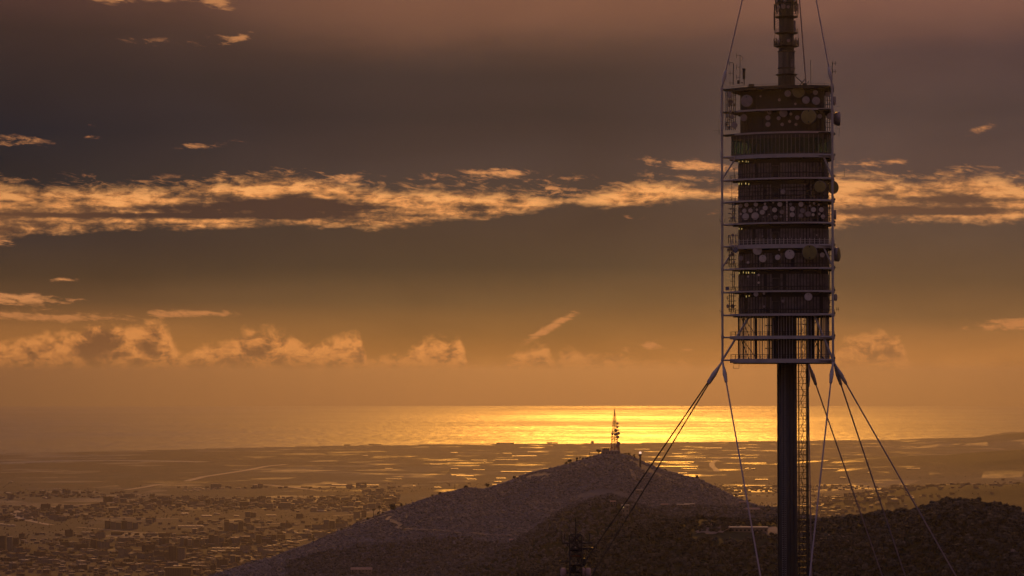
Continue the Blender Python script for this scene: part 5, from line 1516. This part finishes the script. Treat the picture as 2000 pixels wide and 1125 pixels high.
for a_ in ((0, 12, 1046, 1074, 'dark tower block at the far left edge of the town', 16, 0, 1), (14, 24, 1048, 1076, 'second dark tower block from the left edge', 16, 2, 1), (26, 37, 1050, 1074, 'third dark tower block from the left edge', 16, 0, 1),
           (161, 174, 1054, 1069, 'small twin slab above the dense quarter', 14, 1, 2), (177, 214, 1054, 1071, 'wide dark slab above the dense quarter', 14, 0, 3), (205, 270, 1017, 1033, 'long stepped slab in the middle of the town', 16, 0, 6),
           (330, 362, 1066, 1096, 'big dark block left of the hazy avenue', 22, 0, 2), (352, 374, 1049, 1067, 'pair of towers behind the big dark block', 15, 2, 3), (378, 400, 1053, 1067, 'dark block right of the pair of towers', 15, 0, 2),
           (408, 438, 1044, 1064, 'broad dark block in the town centre', 18, 0, 3), (438, 475, 1019, 1037, 'row of hazy slabs left of the ridge foot', 16, 0, 4), (479, 500, 999, 1010, 'distant slab in the haze', 16, 2, 2), (500, 540, 1044, 1061, 'dark cluster of blocks near the ridge foot', 18, 0, 4),
           (632, 654, 1014, 1032, 'left one of two slabs rising beside the ridge', 16, 2, 2), (656, 680, 1013, 1028, 'right one of two slabs rising beside the ridge', 16, 0, 3), (690, 704, 998, 1012, 'taller far block behind the left shoulder', 16, 2, 1), (706, 716, 997, 1010, 'narrow far block behind the left shoulder', 16, 0, 1),
           (323, 376, 1108, 1124, 'large flat dark building at the bottom edge', 40, 0, 1), (286, 300, 1099, 1112, 'small dark block at the bottom, left of the flat building', 14, 0, 1), (450, 470, 1084, 1100, 'dark block close to the ridge foot at the bottom', 16, 2, 2), (118, 152, 1058, 1068, 'low dark slab left of the dense quarter', 14, 0, 2)):
    block(*a_[:5], depth=a_[5], mi=a_[6], steps=a_[7])
for a_ in ((619, 650, 866.8, 870.3, 'clump of far buildings on the shore line left of the glitter', 60, 0, 3), (672, 684, 868, 869.8, 'small far building on the shore line', 60, 0, 1), (1154, 1160, 861.5, 866, 'lone square building on the shore below the glitter', 40, 0, 1), (969, 1004, 864.6, 867, 'low row of buildings on the shore against the bright sea', 60, 0, 4), (1068, 1090, 864, 866, 'low shore buildings right of the low row', 60, 0, 2), (6, 11, 880, 884, 'lone building on the shore at the far left', 50, 0, 1), (720, 745, 867.5, 869, 'low far houses on the shore', 50, 0, 2)):
    block(*a_[:5], depth=a_[5], mi=a_[6], steps=a_[7])

g = np.random.default_rng(99)
n = 27000; dist = np.sqrt(g.uniform(6300 ** 2, 12500 ** 2, n)); uu_ = g.uniform(-120, 2100, n); xs = (uu_ - 1000) / FPX * dist; ys = dist
den = fbm(xs / 900, ys / 900, 77, 4) + .10 * (dist < 8400) - .03
k = (den > g.uniform(-.14, .2, n)) & ((uu_ < 780) | (uu_ > 1350)) ; xs, ys, dist, uu_ = xs[k], ys[k], dist[k], uu_[k]
zs = ground_np(xs, ys); vis = visible_mask(xs, ys, zs + 15); xs, ys, zs, uu_, dist = xs[vis], ys[vis], zs[vis], uu_[vis], dist[vis]
big = g.random(len(xs)) < .09
wd = np.where(big, g.uniform(18, 44, len(xs)), g.uniform(7, 18, len(xs))); dp = np.where(big, g.uniform(12, 20, len(xs)), g.uniform(8, 16, len(xs))); ht = np.where(big, g.uniform(9, 21, len(xs)), g.uniform(3.5, 8, len(xs)))
ht = np.where(uu_ > 1350, np.minimum(ht, 9), ht)
rot = np.round(fbm(xs / 1500, ys / 1500, 66, 2) * 6) * .4 + g.choice([0, 1.57], len(xs)) * 1.0
size = wd * ht / ys ** 2 * ((uu_ > 0) & (uu_ < 2000)); order = set(np.argsort(-size)[:250].tolist())
bulk = [MB(), MB(), MB()]; rfs = [MB(), MB(), MB()]
ME = {}
REG = lambda u, d: ('at the left edge' if u < 180 else ('left of the big dark block' if u < 330 else ('near the ridge foot' if u < 560 else ('beside the lower ridge' if u < 800 else 'beyond the right slope')))) + (', near town' if d < 8000 else (', mid town' if d < 9800 else ', far plain'))
for i in range(len(xs)):
    j = int(g.integers(0, 3)); r_ = float(rot[i])
    if i in order:
        kk = (j, int(wd[i] // 10), int(ht[i] // 6), i % 4)
        if kk not in ME:
            w_, h_, d_ = kk[1] * 10 + 5, kk[2] * 6 + 3, 14 + 2 * kk[3]; mb = MB().box((0, 0, h_ / 2), (w_, d_, h_))
            rb_ = MB().box((0, 0, h_ + .4), (w_ + .8, d_ + .8, .8)); rb_.box((w_ * .2, 0, h_ + 2), (4, 4, 2.6)); ME[kk] = (mb.mesh('wall', FAC[j]), rb_.mesh('roof', RFM[(j + kk[3]) % 3]))
        reg = REG(uu_[i], dist[i]); adj = ('dark brick', 'cream', 'grey')[j]
        t = empty('apartment_block', (xs[i], ys[i], zs[i] - .5), f'{adj} block {reg}', 'apartment block', f'{adj} blocks {reg}', r_)
        link('wall', ME[kk][0], t); link('roof', ME[kk][1], t)
    else:
        bulk[j].box((xs[i], ys[i], zs[i] + ht[i] / 2 - .5), (wd[i], dp[i], ht[i]), r_); rfs[j].box((xs[i], ys[i], zs[i] + ht[i] - .1), (wd[i] + .6, dp[i] + .6, .5), r_)
for j in range(3):
    o = bulk[j].build('far_town_buildings', FAC[j]); tag(o, ('dark brick', 'cream', 'grey')[j] + ' small buildings of the hazy town on the plain', 'town', kind='stuff')
    rfs[j].build('roofs', RFM[j], o)['kind'] = 'stuff'
# street trees and groves on the plain
xs = (g.uniform(-50, 2050, 9000)); dist = np.sqrt(g.uniform(6000 ** 2, 13000 ** 2, 9000)); ys = dist; xs = (xs - 1000) / FPX * dist
k = fbm(xs / 400, ys / 600, 88, 3) > .0; xs, ys = xs[k], ys[k]; zs = ground_np(xs, ys); k = visible_mask(xs, ys, zs + 8)
scatter('far_groves', xs[k], ys[k], g.uniform(1.5, 3.4, k.sum()), CROWNS, 'hazy tree groves and hedges spread over the plain', 'groves')

# ------------------------------------------------------------------ ship
t_ = (797.5 - 730) / FPX; A_ = 1 / (2 * REARTH); D = (t_ - math.sqrt(t_ * t_ - 4 * A_ * CAM_Z)) / (2 * A_)
q = pix(1000, 797.5, D); sx = empty('cargo_ship', (q.x, D, -earth(q.x, D)), 'tiny cargo ship on the bright sea just below the horizon', 'ship')
hl = MB(); hl.add([(-50, -7, -3), (40, -7, -3), (52, 0, -3), (40, 7, -3), (-50, 7, -3), (-52, -8, 9), (42, -8, 9), (58, 0, 12), (42, 8, 9), (-52, 8, 9)], [(4, 3, 2, 1, 0), (5, 6, 7, 8, 9), (0, 1, 6, 5), (1, 2, 7, 6), (2, 3, 8, 7), (3, 4, 9, 8), (4, 0, 5, 9)])
hl.build('hull', DARK, sx); MB().box((-38, 0, 17), (16, 12, 16)).build('bridge', DARK, sx); MB().tube((-36, 0, 25), (-36, 0, 33), 2, n=8).build('funnel', DARK, sx)
for x in (-10, 15, 38): MB().tube((x, 0, 9), (x, 0, 22), .8, n=5).build('crane_mast', DARK, sx)

# things of one kind that would share a label are told apart by their order across the view
from collections import defaultdict
same = defaultdict(list)
for o in SC.objects:
    if o.parent is None and o.get('label') and o.get('category') in ('greenhouse', 'apartment block'): same[o['label']].append(o)
ORD = ['leftmost', 'second from left', 'third from left', 'fourth from left', 'fifth from left', 'sixth from left', 'seventh from left', 'eighth from left']
for lab, os_ in same.items():
    if 1 < len(os_) <= 8:
        os_.sort(key=lambda o: o.location.x / o.location.y)
        for k, o in enumerate(os_): o['label'] = lab + ', ' + (ORD[k] if k < len(os_) - 1 else 'rightmost')
